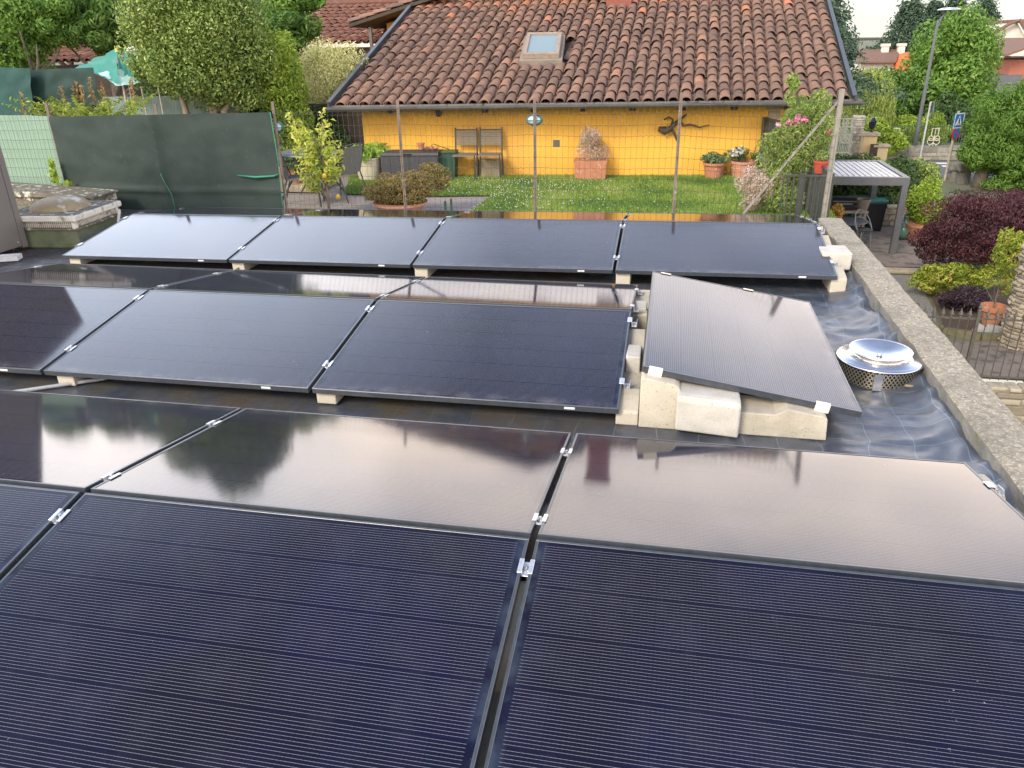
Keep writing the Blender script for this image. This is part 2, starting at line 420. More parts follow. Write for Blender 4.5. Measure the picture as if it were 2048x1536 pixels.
# rounded speckled kerb piece laid over the notch
x = MB().prism([(0, -.195), (0, -.022), (.02, -.004), (.05, 0), (.26, 0), (.26, -.06), (.06, -.06), (.058, -.195)], (.318, 0, -.022), (2.238, 1.455, .082), (0, 1, 0), (0, 0, 1))
tag(x.build('concrete_block', MAT['concpale'], bevel=.012, seg=3), 'speckled pale concrete block with rounded top hung over the notch of the long block', 'concrete block')
for k, (fx, near) in enumerate(((.075, 1), (.83, 1), (.10, 0), (.62, 0))):
    p = O+(B_-O)*fx+(ex0*PL if not near else Vector((0,0,0)))
    yd = -1 if near else 1
    m = MB(); w = .036
    m.box((0, yd*.004, -.020), (w*2, .006, .050)); m.box((0, -yd*.005, .0035), (w*2, .018, .005)); m.box((0, -yd*.004, -.0425), (w*2, .02, .005))
    o = m.build('edge_pad', MAT.setdefault('pad', M('cream_plastic', (.80, .76, .62), (.74, .70, .57), .5, 20)), bevel=.002, seg=1)
    o.matrix_world = basis(-ey, ex0, ez, p)
    tag(o, f'cream plastic pad gripping the {"near" if near else "far"} edge of the loose panel, {"left" if k % 2 == 0 else "right"} one', 'pad', 'edge pads of the loose panel')
# loose spare blocks in the dips at the row ends
def spare(lo, hi, label, m='concpale', rz=0, bv=.014):
    d = [abs(b-a) for a, b in zip(lo, hi)]; c = [(a+b)/2 for a, b in zip(lo, hi)]
    o = MB().box((0, 0, d[2]/2), d).build('concrete_block', MAT[m], bevel=bv, seg=3, loc=(c[0], c[1], lo[2])); o.rotation_euler.z = rz
    return tag(o, label, 'concrete block', 'spare concrete blocks at the row ends')
spare((3.40, 4.42, -.04), (3.635, 4.70, .105), 'loose white topped concrete block with rounded corners at the right end of the far row', rz=.03)
spare((1.945, 2.02, -.05), (2.03, 2.22, .055), 'rough concrete block wedged beside the right end of the middle row', bv=.008)
spare((1.945, 2.93, -.05), (2.03, 3.10, .05), 'rough concrete block in the notch at the far side of the middle row', bv=.008)

# ------------------------------------------------------------------ the flat roof itself
def membrane():
    m, nt, b = nodes('weed_membrane')
    tc = N(nt, 'ShaderNodeTexCoord'); sx = N(nt, 'ShaderNodeSeparateXYZ')
    wv = N(nt, 'ShaderNodeTexNoise', i_Scale=1.7, i_Detail=2); nt.links.new(tc.outputs['Object'], wv.inputs[0])
    wm = N(nt, 'ShaderNodeVectorMath', operation='SCALE'); wm.inputs['Scale'].default_value = .19
    nt.links.new(wv.outputs['Color'], wm.inputs[0])
    ad = N(nt, 'ShaderNodeVectorMath', operation='ADD'); nt.links.new(tc.outputs['Object'], ad.inputs[0]); nt.links.new(wm.outputs[0], ad.inputs[1])
    nt.links.new(ad.outputs[0], sx.inputs[0])
    def line(out, sp, wd):
        a = N(nt, 'ShaderNodeMath', operation='PINGPONG', i_1=sp/2); nt.links.new(out, a.inputs[0])
        l = N(nt, 'ShaderNodeMath', operation='LESS_THAN', i_1=wd); nt.links.new(a.outputs[0], l.inputs[0]); return l.outputs[0]
    mx = N(nt, 'ShaderNodeMath', operation='MAXIMUM'); nt.links.new(line(sx.outputs[0], .205, .0017), mx.inputs[0]); nt.links.new(line(sx.outputs[1], .205, .0017), mx.inputs[1])
    base = ramp(nt, noi(nt, 9, 5), [(.35, (.040, .050, .068)), (.7, (.075, .090, .118))])
    dirt = ramp(nt, noi(nt, 2.6, 8, rough=.75), [(.38, (0, 0, 0)), (.62, (1, 1, 1))])
    ms = N(nt, 'ShaderNodeSeparateXYZ'); nt.links.new(tc.outputs['Object'], ms.inputs[0])
    inn = N(nt, 'ShaderNodeMapRange', i_1=1.2, i_2=2.9, i_3=1.0, i_4=.2); nt.links.new(ms.outputs[0], inn.inputs[0])
    dm = N(nt, 'ShaderNodeMath', operation='MULTIPLY'); nt.links.new(dirt, dm.inputs[0]); nt.links.new(inn.outputs[0], dm.inputs[1])
    col = mixc(nt, dm.outputs[0], base, (.072, .057, .037))
    l0 = N(nt, 'ShaderNodeMapRange', i_1=1.2, i_2=2.4, i_3=.10, i_4=.34); nt.links.new(ms.outputs[0], l0.inputs[0])
    lf = N(nt, 'ShaderNodeMath', operation='MULTIPLY'); nt.links.new(l0.outputs[0], lf.inputs[1]); nt.links.new(mx.outputs[0], lf.inputs[0])
    col = mixc(nt, lf.outputs[0], col, (.28, .42, .45))
    nt.links.new(col, b.inputs['Base Color'])
    ro = ramp(nt, noi(nt, 3, 4), [(.3, (.24, .24, .24)), (.7, (.40, .40, .40))])
    ro = mixc(nt, dm.outputs[0], ro, (.85, .85, .85)); nt.links.new(ro, b.inputs['Roughness'])
    sp_ = N(nt, 'ShaderNodeMapRange', i_1=0.0, i_2=1.0, i_3=1.0, i_4=.25); nt.links.new(dm.outputs[0], sp_.inputs[0]); nt.links.new(sp_.outputs[0], b.inputs['Specular IOR Level'])
    bp = N(nt, 'ShaderNodeBump', i_Strength=.25, i_Distance=.003); nt.links.new(noi(nt, 220, 2), bp.inputs['Height']); nt.links.new(bp.outputs[0], b.inputs['Normal'])
    return m
MAT['membrane'] = membrane()
def roof_z(x, y):
    w = max(0, min(1, (x-1.3)/1.0)); w2 = max(0, min(1, (-3.4-x)/.6)); w = .22+.78*max(w, w2)
    p = Vector((x*1.1, y*2.6, 0)); q = Vector((x*4.5+y*1.2, y*5.5-x*2, 3))
    r2 = Vector((x*9-y*5, y*13+x*4, 6)); z = noise.noise(p)*.014+(1-abs(noise.noise(q)))**4*.012+(1-abs(noise.noise(r2)))**3*.007+noise.noise(q*2.3)*.004
    e = max(0, min(1, (x-3.30)/.34)); fold = (1-abs(noise.noise(Vector((x*5, y*4.0, 9)))))**2
    return FLOOR-.012+z*w+e*e*(.035+.06*fold)
xs = np.concatenate([np.linspace(-8.5, 1.2, 80), np.linspace(1.23, 3.655, 110)]); ys = np.concatenate([np.linspace(-4, 0.2, 24), np.linspace(.23, 6.62, 230)])
V = np.array([(x, y, roof_z(x, y)) for y in ys for x in xs]); nx, ny = len(xs), len(ys)
ii = (np.arange(ny-1)[:, None]*nx+np.arange(nx-1)[None]).ravel()
o = npmesh('roof_surface', V, np.stack([ii, ii+1, ii+nx+1, ii+nx], 1), MAT['membrane'], smooth=True)
tag(o, 'flat roof covered with wrinkled black woven sheeting with pale grid threads', kind='structure')
MAT['parapet'] = M('parapet_concrete', (.43, .38, .29), (.25, .22, .165), .95, 26, bump=1.0, bscale=75, c3=(.60, .55, .44), s3=70, lo3=.55, hi3=.64, detail=8, big=(1.6, (.13, .125, .10), .46, .72, .7))
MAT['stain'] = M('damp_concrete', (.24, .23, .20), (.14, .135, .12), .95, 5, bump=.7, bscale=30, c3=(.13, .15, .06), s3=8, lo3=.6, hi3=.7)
def wavy_wall(name, p0, p1, w, z0, z1, n, amp, mat, top_mat=None):
    p0, p1 = Vector(p0), Vector(p1); d = (p1-p0); s = Vector((-d.y, d.x, 0)).normalized(); V = []; F = []
    for i in range(n+1):
        c = p0+d*i/n; j = lambda k: noise.noise(Vector((i*.37, k*7.1, w*9)))*amp+noise.noise(Vector((i*1.3, k*3.3, 5)))*amp*.5
        for k, (o_, z) in enumerate(((w/2, z0), (w/2+.006, (z0*.2+z1*.8)), (w/2+.010, z1-.010), (w/2-.004, z1), (0, z1+.004), (-w/2+.004, z1), (-w/2-.006, z1-.010), (-w/2, z0))):
            q = c+s*(o_+(j(k) if k not in (0, 7) else 0)); V.append((q.x, q.y, z+(j(k+20)*.6 if 0 < k < 7 else 0)))
    for i in range(n):
        for k in range(7): F.append((i*8+k, i*8+k+1, i*8+k+9, i*8+k+8))
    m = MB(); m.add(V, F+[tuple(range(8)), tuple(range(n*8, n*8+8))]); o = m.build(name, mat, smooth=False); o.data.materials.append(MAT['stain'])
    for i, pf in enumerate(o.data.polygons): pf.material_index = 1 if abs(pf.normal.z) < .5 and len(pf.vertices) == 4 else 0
    return o
pw = wavy_wall('parapet_wall', (3.735, -4, 0), (3.79, 6.30, 0), .225, -2.8, .003, 150, .010, MAT['parapet'])
tag(pw, 'rough weathered concrete parapet wall along the right edge of the flat roof', 'wall')
g = MB(); g.b2((-9, -4, -.9), (3.62, 6.7, -.19)); o = g.build('roof_slab', MAT['stain']); tag(o, 'concrete slab under the flat roof sheeting', kind='structure')

# ---- flue cowl
FX, FY = 3.425, 2.43
def meshmat():
    m, nt, b = nodes('expanded_metal')
    tc = N(nt, 'ShaderNodeTexCoord'); mp = N(nt, 'ShaderNodeMapping'); nt.links.new(tc.outputs['UV'], mp.inputs[0])
    return m
MAT['inox'] = M('polished_steel', (.82, .81, .79), (.74, .74, .72), .2, 14, metal=1)
MAT['inoxmesh'] = M('expanded_steel', (.52, .47, .38), (.42, .38, .30), .35, 30, metal=.9)
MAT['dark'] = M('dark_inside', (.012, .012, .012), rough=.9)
fl = thing('flue_cowl', 'shiny steel flue cowl with mesh sides and a dished lid beside the parapet', 'chimney cowl', (FX, FY, FLOOR))
m = MB(); nseg, nh = 64, 7; rr = .236; hh = .110
for i in range(nseg):
    for j in range(nh):
        a0 = 2*math.pi*(i+(.5 if j % 2 else 0))/nseg; da = math.pi/nseg; z = (j+.5)*hh/nh; dz = hh/nh
        P = lambda a, z_, r_=rr: Vector((r_*math.cos(a), r_*math.sin(a), max(0, min(hh, z_))))
        c = [P(a0-da, z), P(a0, z-dz), P(a0+da, z), P(a0, z+dz)]
        # open diamond drawn as four strands
        for k in range(4):
            p, q = c[k], c[(k+1) % 4]; mid = (c[0]+c[2])/2
            p2, q2 = p+(mid-p)*.34, q+(mid-q)*.34
            m.add([p*1.0, q, q2, p2], [(0, 1, 2, 3)])
m.build('mesh_ring', MAT['inoxmesh'], fl)
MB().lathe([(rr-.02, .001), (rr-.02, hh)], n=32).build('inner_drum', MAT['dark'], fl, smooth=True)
MB().lathe([(rr-.01, hh+.002), (rr+.008, hh+.001), (rr+.009, hh+.007), (rr-.004, hh+.013), (.185, hh+.014), (.18, hh+.022), (.165, hh+.023), (.16, hh+.014), (.13, hh+.014), (.13, hh+.022), (.142, hh+.025), (.142, hh+.034)], n=64).build('rim_plate', MAT['inox'], fl, smooth=True)
dish = MB()
pr = [(.001, hh+.016), (.03, hh+.017), (.08, hh+.026), (.13, hh+.042), (.165, hh+.059), (.172, hh+.062), (.176, hh+.058), (.172, hh+.051), (.14, hh+.034)]
dish.lathe(pr, n=64); dish.build('dish_lid', MAT['inox'], fl, smooth=True)
MB().lathe([(0, hh+.032), (.008, hh+.032), (.011, hh+.026), (.011, hh+.019), (.02, hh+.0205)], n=8).build('bolt', MAT['steel'], fl)
MB().lathe([(0, hh+.0265), (.014, hh+.0265), (.016, hh+.0145)], (.19, .06, 0), 10).build('rivet', MAT['steel'], fl)
MB().b2((-.075, -.245, .004), (-.025, -.232, .105)).build('strap', MAT['inox'], fl)
# ---- grey plant cabinet, white tray, roof vent
MAT['cab'] = M('grey_brown_sheet', (.17, .155, .14), (.15, .137, .124), .45, 2, spec=.5)
cb = thing('metal_cabinet', 'tall grey brown sheet metal cabinet at the left edge of the photo', 'cabinet', (-4.98, 3.9, FLOOR))
MB().b2((-.58, -.70, .05), (.58, .60, 2.20)).build('body', MAT['cab'], cb, bevel=.006)
MB().b2((-.585, .604, .03), (.583, .672, 2.19)).build('corner_trim', MAT['cab'], cb, bevel=.004)
MB().b2((-.5, -.6, 0), (.5, .55, .049)).build('plinth', MAT['dark'], cb)
MB().lathe([(0, .006), (.008, .006), (.01, 0)], n=8).build('screw', MAT['alu'], cb, loc=(.585, .55, .10)).rotation_euler = (0, R(90), 0)
wp = M('white_plastic', (.72, .73, .72), (.6, .6, .58), .45, 12); MAT['whitep'] = wp
ty = thing('plastic_tray', 'small white plastic tray left on the roof beside the cabinet', 'tray', (-4.22, 4.12, FLOOR+.01), rz=.4)
m = MB(); m.b2((-.09, -.06, 0), (.09, .06, .006))
for a, b_ in (((-.095, -.065, .0), (.095, -.058, .045)), ((-.095, .058, 0), (.095, .065, .045)), ((-.095, -.058, 0), (-.088, .058, .045)), ((.088, -.058, 0), (.095, .058, .045)), ((-.004, -.058, .006), (.003, .058, .03))): m.b2(a, b_)
m.build('tray_body', wp, ty)
MB().box((-.15, -.03, .02), (.10, .10, .035), Matrix.Rotation(.3, 3, 'Y')).build('lid', wp, ty)
MAT['vent'] = M('stained_fibreglass', (.74, .71, .63), (.58, .54, .46), .7, 7, bump=.3, bscale=40, c3=(.20, .17, .12), s3=9, lo3=.58, hi3=.7)
MAT['dome'] = M('mossy_dome', (.30, .24, .13), (.22, .17, .09), .6, 6, c3=(.55, .52, .46), s3=6, lo3=.52, hi3=.66, bump=.3)
MAT['algae'] = M('green_curb', (.16, .185, .10), (.10, .125, .06), .8, 5, c3=(.18, .18, .14), s3=4, lo3=.5, hi3=.75, bump=.3)
MAT['lichen'] = M('grey_lichen', (.22, .20, .15), (.12, .11, .085), .95, 14, bump=.8, bscale=50, c3=(.6, .58, .5), s3=12, lo3=.56, hi3=.64)
vt = thing('roof_vent', 'square old roof vent with mossy dome lid, mesh sides and green stained curb', 'roof vent', (-4.30, 5.03, FLOOR), rz=R(6))
q = .43; h = .0
MB().prism([(-q+.03, 0), (q-.03, 0), (q-.06, .185), (-q+.06, .185)], (0, 2*q-.10, 0), (0, -q+.05, 0)).build('curb', MAT['algae'], vt)
MB().b2((-q+.015, -q+.015, .187), (q-.015, q-.015, .207)).build('ledge', MAT['lichen'], vt, bevel=.006)
m = MB()
for i in range(34):
    for s in (-1, 1):
        u0 = -q+.07+i*(2*q-.14)/33
        m.b2((u0-.004, s*(q-.06)-.003, .208), (u0+.004, s*(q-.06)+.003, .276)); m.b2((s*(q-.06)-.003, u0-.004, .208), (s*(q-.06)+.003, u0+.004, .276))
for z in (.225, .242, .259):
    for s in (-1, 1): m.b2((-q+.06, s*(q-.064)-.002, z-.003), (q-.06, s*(q-.064)+.002, z+.003)); m.b2((s*(q-.064)-.002, -q+.06, z-.003), (s*(q-.064)+.002, q-.06, z+.003))
for sx_ in (-1, 1):
    for sy in (-1, 1): m.box((sx_*(q-.055), sy*(q-.055), .242), (.04, .04, .07))
m.build('mesh_band', MAT['vent'], vt)
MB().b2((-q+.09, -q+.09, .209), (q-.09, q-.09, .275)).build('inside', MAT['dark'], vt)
MB().b2((-q, -q, .278), (q, q, .338)).build('lid', MAT['vent'], vt, bevel=.012)
MB().b2((-q+.03, -q+.03, .339), (q-.03, q-.03, .347)).build('lid_crust', MAT['lichen'], vt, bevel=.005)
MB().lathe([(.30, .345), (.29, .375), (.25, .41), (.17, .442), (.08, .455), (.001, .458)], n=32).build('dome', MAT['dome'], vt, smooth=True)
MB().beam((q+.02, q-.1, .25), (q+.13, .0, .02), .022, .022).build('stay', MAT['vent'], vt)
ow = MB(); ow.b2((-7.2, 6.05, -.3), (-4.75, 6.5, .10)); ow.prism([(-7.2, .102), (-4.72, .102), (-4.72, .125), (-7.2, .25)], (0, .50, 0), (0, 6.02, 0))
tag(ow.build('old_wall', MAT['lichen'], bevel=.01), 'low mossy wall with a sloping lichen covered top behind the roof vent', 'wall')
# conduits
gp = M('grey_conduit', (.42, .43, .43), (.34, .35, .35), .5, 20)
tag(MB().tube([(-2.6, .95, FLOOR+.015), (-1.75, 1.30, FLOOR+.013), (-1.25, 1.62, FLOOR+.013), (-.9, 2.2, FLOOR+.013)], .012, 8).build('conduit', gp, smooth=True), 'grey plastic conduit running out from under the middle row', 'conduit')
cf = M('brown_conduit', (.25, .19, .11), (.17, .13, .08), .6, 20)
pts = [(-1.72+.02*math.sin(k), 4.02+k*.05, FLOOR+.02+.03*abs(math.sin(k*.5))) for k in range(12)]
tag(MB().tube(pts, .011, 7).build('conduit', cf, smooth=True), 'brown corrugated conduit lying beside a block under the far row', 'conduit')
tag(MB().tube([(3.52, 2.18, FLOOR+.05), (3.60, 2.22, FLOOR+.03), (3.66, 2.36, FLOOR+.06), (3.66, 2.5, FLOOR+.14)], .008, 6).build('rope', M('old_rope', (.28, .22, .15), rough=.9), smooth=True), 'short brown rope end beside the flue cowl', 'rope')
LZ = -.55                      # garden level
def att(o, t):
    o.parent = t; o.matrix_parent_inverse = Matrix.LocRotScale(t.location, t.rotation_euler, None).inverted(); return o
V3 = lambda a: Vector((float(a[0]), float(a[1]), float(a[2])))
# ------------------------------------------------------------------ garden ground
MAT['lawn'] = M('lawn_soil', (.07, .14, .02), (.05, .10, .016), .95, 4)
MAT['paving'] = M('garden_paving', (.36, .31, .27), (.27, .235, .21), .9, 14, bump=.4, bscale=30, c3=(.18, .16, .14), s3=26, lo3=.6, hi3=.68)
g = MB(); g.b2((-40, 6.76, -2.79), (4.15, 60, LZ-.02)); tag(g.build('garden_terrace', MAT['paving']), 'pale paved garden terrace beyond the flat roof', kind='structure')
lawn_poly = [atz(u, v, LZ) for u, v in [(700, 352), (690, 388), (880, 392), (985, 391), (925, 436), (1000, 470), (1700, 470), (1640, 400), (1545, 352)]]
lm = MB(); lm.add([(p[0], p[1], LZ) for p in lawn_poly], [tuple(range(len(lawn_poly)))]); tag(lm.build('lawn_ground', MAT['lawn']), 'green lawn ground in front of the yellow wall', kind='structure')
def inside(x, y, poly):
    c = np.zeros(len(x), bool); n = len(poly)
    for i in range(n):
        x0, y0 = poly[i][:2]; x1, y1 = poly[(i+1) % n][:2]
        k = ((y0 > y) != (y1 > y)) & (x < (x1-x0)*(y-y0)/(y1-y0+1e-12)+x0); c ^= k
    return c
gx = NP.uniform(-4, 5, 150000); gy = NP.uniform(8, 13, 150000); k = inside(gx, gy, lawn_poly); gx, gy = gx[k], gy[k]; n = len(gx)
patch = np.array([noise.noise(Vector((a*1.3, b*1.3, 0))) for a, b in zip(gx, gy)])
h = .045*NP.uniform(.5, 1.3, n)*(1+.7*patch); an = NP.uniform(0, 6.28, n); dx, dy = np.cos(an), np.sin(an); w = .006
P0 = np.stack([gx-dx*w, gy-dy*w, np.full(n, LZ)], 1); P1 = np.stack([gx+dx*w, gy+dy*w, np.full(n, LZ)], 1)
P2 = np.stack([gx+NP.normal(0, .02, n), gy+NP.normal(0, .02, n), LZ+h], 1)
MAT['grass'] = leafmat('grass_blades', [(0, (.045, .10, .012)), (.4, (.11, .19, .022)), (.75, (.19, .26, .04)), (1, (.30, .29, .10))], .5, .35)
o = npmesh('grass', np.stack([P0, P1, P2], 1).reshape(-1, 3), np.arange(n*3).reshape(-1, 3), MAT['grass'], att=np.clip(.5+.5*patch+NP.normal(0, .2, n), 0, 1))
tag(o, 'short green grass of the lawn', 'grass', kind='stuff')
# clover heads, thicker to the left
cx = NP.normal(-.35, 1.2, 900); cy_ = NP.uniform(9, 11.7, 900); k = inside(cx, cy_, lawn_poly); cx, cy_ = cx[k], cy_[k]; n = len(cx)
Vv = []; Ff = []
for i in range(n):
    z = LZ+NP.uniform(.03, .06); r = NP.uniform(.005, .010); b = len(Vv)
    Vv += [(cx[i]+r, cy_[i], z), (cx[i], cy_[i]+r, z), (cx[i]-r, cy_[i], z), (cx[i], cy_[i]-r, z), (cx[i], cy_[i], z+r), (cx[i], cy_[i], z-r)]
    for q in range(4): Ff += [(b+q, b+(q+1) % 4, b+4), (b+(q+1) % 4, b+q, b+5)]
MAT['clover'] = M('clover_white', (.75, .74, .68), rough=.8)
tag(npmesh('clover_flowers', np.array(Vv), np.array(Ff), MAT['clover']), 'white clover heads scattered through the lawn', 'flowers', kind='stuff')

# ------------------------------------------------------------------ barrel tile roofs
def tilemat(name, stops, lich=(.30, .28, .23), la=.5):
    m, nt, b = nodes(name)
    at = N(nt, 'ShaderNodeAttribute', attribute_name='v')
    col = ramp(nt, at.outputs['Fac'], stops)
    col = mixc(nt, ramp(nt, noi(nt, 7, 6, rough=.7), [(.42, (0, 0, 0)), (.75, (.55, .55, .55))]), col, (.07, .058, .050))
    sp = ramp(nt, noi(nt, 22, 4), [(.57, (0, 0, 0)), (.7, (la, la, la))]); col = mixc(nt, sp, col, lich)
    nt.links.new(col, b.inputs['Base Color']); b.inputs['Roughness'].default_value = .9; b.inputs['Specular IOR Level'].default_value = .3
    bp = N(nt, 'ShaderNodeBump', i_Strength=.35, i_Distance=.01); nt.links.new(noi(nt, 45, 4), bp.inputs['Height']); nt.links.new(bp.outputs[0], b.inputs['Normal'])
    return m
TS = [(0, (.125, .082, .068)), (.35, (.19, .118, .092)), (.68, (.245, .145, .108)), (.86, (.31, .165, .112)), (1, (.46, .18, .10))]
MAT['tiles'] = tilemat('old_barrel_tiles', TS)
MAT['tilesred'] = tilemat('red_barrel_tiles', [(0, (.16, .075, .055)), (.6, (.22, .10, .07)), (1, (.30, .17, .12))], la=.35)
def tiles(name, o, ex, up, ncol, nrow, pitch, expo, mat, parent=None, shear=0, skip=None, seed=1, seg=6, tint=None, r0=None):
    ex, up = Vector(ex), Vector(up); nn = ex.cross(up).normalized(); o = Vector(o)
    g = random.Random(seed); V = []; F = []; A = []; ro = r0 or pitch*.44
    cov = [(math.cos(math.pi*(1-k/seg)), math.sin(math.pi*(1-k/seg))) for k in range(seg+1)]
    for j in range(nrow):
        for i in range(ncol):
            for cover in (0, 1):
                s = (i+.5*cover)*pitch; t = j*expo+(.0 if cover else .0)
                if skip and skip(s+shear*t, t): continue
                js, jt, jr, jz = g.gauss(0, .007), g.gauss(0, .014), g.gauss(0, .025), g.gauss(0, .005)
                L = expo*1.32; ra, rb = ro*g.uniform(.96, 1.05), ro*.80; th = .014
                base = o+ex*(s+shear*t+js)+up*(t+jt)
                b = len(V); rings = []
                for (tt, rad, lift) in ((0, ra, .034), (L, rb, .004), (0, ra-th, .034)):
                    ring = []
                    for cx_, cz in cov:
                        y = cz*.80 if cover else -cz*.42
                        ring.append(base+ex*(cx_*rad+(shear+jr)*tt)+up*tt+nn*(y*rad+(lift if cover else lift*.6+.004)+jz+(.022 if cover else .038)))
                    V += ring
                q = seg+1
                for k_ in range(seg):
                    F.append((b+k_, b+k_+1, b+q+k_+1, b+q+k_)); F.append((b+k_, b+2*q+k_, b+2*q+k_+1, b+k_+1))
                val = min(1, max(0, g.betavariate(2.2, 3.0)))
                if g.random() < .012: val = .97
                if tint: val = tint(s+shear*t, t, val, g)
                A += [val]*(2*seg)
    me = npmesh(name, np.array([tuple(v) for v in V]), np.array(F), mat, att=np.array(A), smooth=False)
    if parent: att(me, parent)
    return me
# ------------------------------------------------------------------ the yellow house
PH = R(5.0); HE = np.array([math.cos(PH), math.sin(PH), 0]); HN = np.array([-math.sin(PH), math.cos(PH), 0]); HO = np.array([-3.57, 11.99, LZ])
def H(s, t, z): p = HO+HE*s+HN*t; return Vector((p[0], p[1], z))
Wd = lambda v: np.array([v.x, v.y, v.z])
MAT['yellow'] = M('yellow_render', (.78, .43, .06), (.70, .375, .05), .9, 1.6, lo=.3, hi=.75, bump=.15, bscale=60, c3=(.60, .33, .075), s3=3, lo3=.6, hi3=.8, big=(.55, (.56, .29, .06), .46, .72, .85))
MAT['gutter'] = M('brown_grey_gutter', (.14, .135, .13), (.10, .095, .09), .5, 4, metal=.3)
MAT['flash'] = M('grey_flashing', (.10, .112, .125), (.08, .09, .10), .45, 6, metal=.3)
MAT['wood'] = M('dark_eave_timber', (.06, .042, .03), (.04, .028, .02), .8, 9)
MAT['stone'] = M('rough_stone', (.42, .36, .26), (.30, .26, .19), .95, 9, bump=.6, bscale=30)
hs = thing('yellow_house', 'long low yellow house with brown barrel tile roof and a skylight beyond the lawn', 'house', HO)
def hbox(m, s0, s1, t0, t1, z0, z1):
    vs = [H(s, t, z) for z in (z0, z1) for s, t in ((s0, t0), (s1, t0), (s1, t1), (s0, t1))]
    return m.add(vs, [(0, 3, 2, 1), (4, 5, 6, 7), (0, 1, 5, 4), (1, 2, 6, 5), (2, 3, 7, 6), (3, 0, 4, 7)])
EZ, SL = .77, R(20)
SU = Vector((HN[0]*math.cos(SL), HN[1]*math.cos(SL), math.sin(SL))); HX = V3(HE)
w = MB(); hbox(w, 0, 8.05, 0, 5.2, LZ, .80); att(w.build('wall', MAT['yellow']), hs)
w = MB(); w.prism([(0, .801), (5.2, .801), (5.2, 2.45)], HX*7.8, H(.12, 0, 0), V3(HN), (0, 0, 1)); att(w.build('attic_wall', MAT['yellow']), hs)
EO = H(-.42, -.5, EZ-.055)
sky_s, sky_t = (3.27, 4.02), (1.78, 2.86)
def skp(s, t): return sky_s[0]-.10 < s-.10 < sky_s[1]-.06 and sky_t[0]-.28 < t < sky_t[1]-.08
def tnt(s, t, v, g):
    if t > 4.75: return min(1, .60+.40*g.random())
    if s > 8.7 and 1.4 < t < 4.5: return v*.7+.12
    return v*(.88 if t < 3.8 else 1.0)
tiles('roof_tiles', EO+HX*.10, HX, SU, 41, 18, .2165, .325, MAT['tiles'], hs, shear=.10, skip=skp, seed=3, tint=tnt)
# boarded deck under the tiles
nn = HX.cross(SU).normalized(); dk = MB(); up9 = SU*5.85+HX*.585
dk.add([EO-nn*.012, EO+HX*8.98-nn*.012, EO+HX*8.98+up9-nn*.012, EO+up9-nn*.012, EO-nn*.05, EO+HX*8.98-nn*.05, EO+HX*8.98+up9-nn*.05, EO+up9-nn*.05], [(0, 1, 2, 3), (7, 6, 5, 4), (0, 4, 5, 1), (1, 5, 6, 2), (2, 6, 7, 3), (3, 7, 4, 0)])
att(dk.build('roof_deck', MAT['wood']), hs)
gt = MB(); pr = [(-.065, .01), (-.06, -.03), (-.035, -.058), (0, -.066), (.035, -.058), (.06, -.03), (.065, .03), (.058, .03), (.052, -.026), (.03, -.05), (0, -.057), (-.03, -.05), (-.052, -.026), (-.057, .01)]
gt.prism(pr, HX*9.18, H(-.46, -.575, EZ-.035), V3(HN), (0, 0, 1)); att(gt.build('gutter', MAT['gutter']), hs)
for s, nm in ((-.42, 'left'), (8.60, 'right')):
    f = MB(); a = H(s-.42+.42, -.56, EZ-.03); a = EO+HX*(s+.42)-SU*.06; f.beam(a+nn*.06, a+up9+nn*.06, .03, .15, nn); f.beam(a+nn*.142+HX*(.02 if s < 0 else -.02), a+up9+nn*.142+HX*(.02 if s < 0 else -.02), .07, .014, nn)
    att(f.build('verge_flashing', MAT['flash']), hs)
for i in range(11):
    s = -.2+i*.86
    r = MB(); a = H(s, -.46, EZ-.115); r.beam(a, a+Vector((SU.x, SU.y, SU.z))*.75, .10, .10); att(r.build('rafter', MAT['wood']), hs)
dp = MB(); a = H(8.00, -.56, EZ-.09); dp.tube([a, H(8.00, -.5, EZ-.16), H(8.00, -.12, EZ-.34), H(8.00, -.08, LZ)], .042, 10); att(dp.build('downpipe', MAT['gutter'], smooth=True), hs)
q = MB()
for i in range(8):
    ww = .30 if i % 2 else .20; hbox(q, 7.42-ww*.4, 7.42+ww*.6, -.022-.004*(i % 3), .02, LZ+i*.16+.004, LZ+i*.16+.15)
att(q.build('stone_quoin', MAT['stone'], bevel=.02), hs)
vc = MB(); p = HO; hbox(vc, 3.56, 3.68, -.012, -.001, -.03, .09); att(vc.build('vent_cover', MAT['gutter'], bevel=.004), hs)
# skylight: wooden frame, flashing, pane
def RP(s, t, h): return EO+HX*(s+.42)+SU*t+nn*h
def rbox(m, s0, s1, t0, t1, h0, h1):
    vs = [RP(s, t, h) for h in (h0, h1) for s, t in ((s0, t0), (s1, t0), (s1, t1), (s0, t1))]
    return m.add(vs, [(0, 3, 2, 1), (4, 5, 6, 7), (0, 1, 5, 4), (1, 2, 6, 5), (2, 3, 7, 6), (3, 0, 4, 7)])
MAT['frwood'] = M('skylight_wood', (.34, .27, .21), (.24, .19, .15), .7, 12)
MAT['lead'] = M('skylight_flashing', (.27, .235, .19), (.2, .175, .14), .7, 7)
s0, s1 = sky_s[0]-.36, sky_s[1]-.42; t0, t1 = sky_t
f = MB(); rbox(f, s0-.06, s1+.06, t0-.13, t1+.06, .0, .14); att(f.build('skylight_flashing', MAT['lead']), hs)
f = MB(); wf = .075
rbox(f, s0, s1, t0-.03, t0-.03+wf, .141, .235); rbox(f, s0, s1, t1-wf, t1, .141, .235); rbox(f, s0, s0+wf, t0-.03+wf, t1-wf, .141, .235); rbox(f, s1-wf, s1, t0-.03+wf, t1-wf, .141, .235)
sk = att(f.build('skylight_frame', MAT['frwood'], bevel=.006), hs)
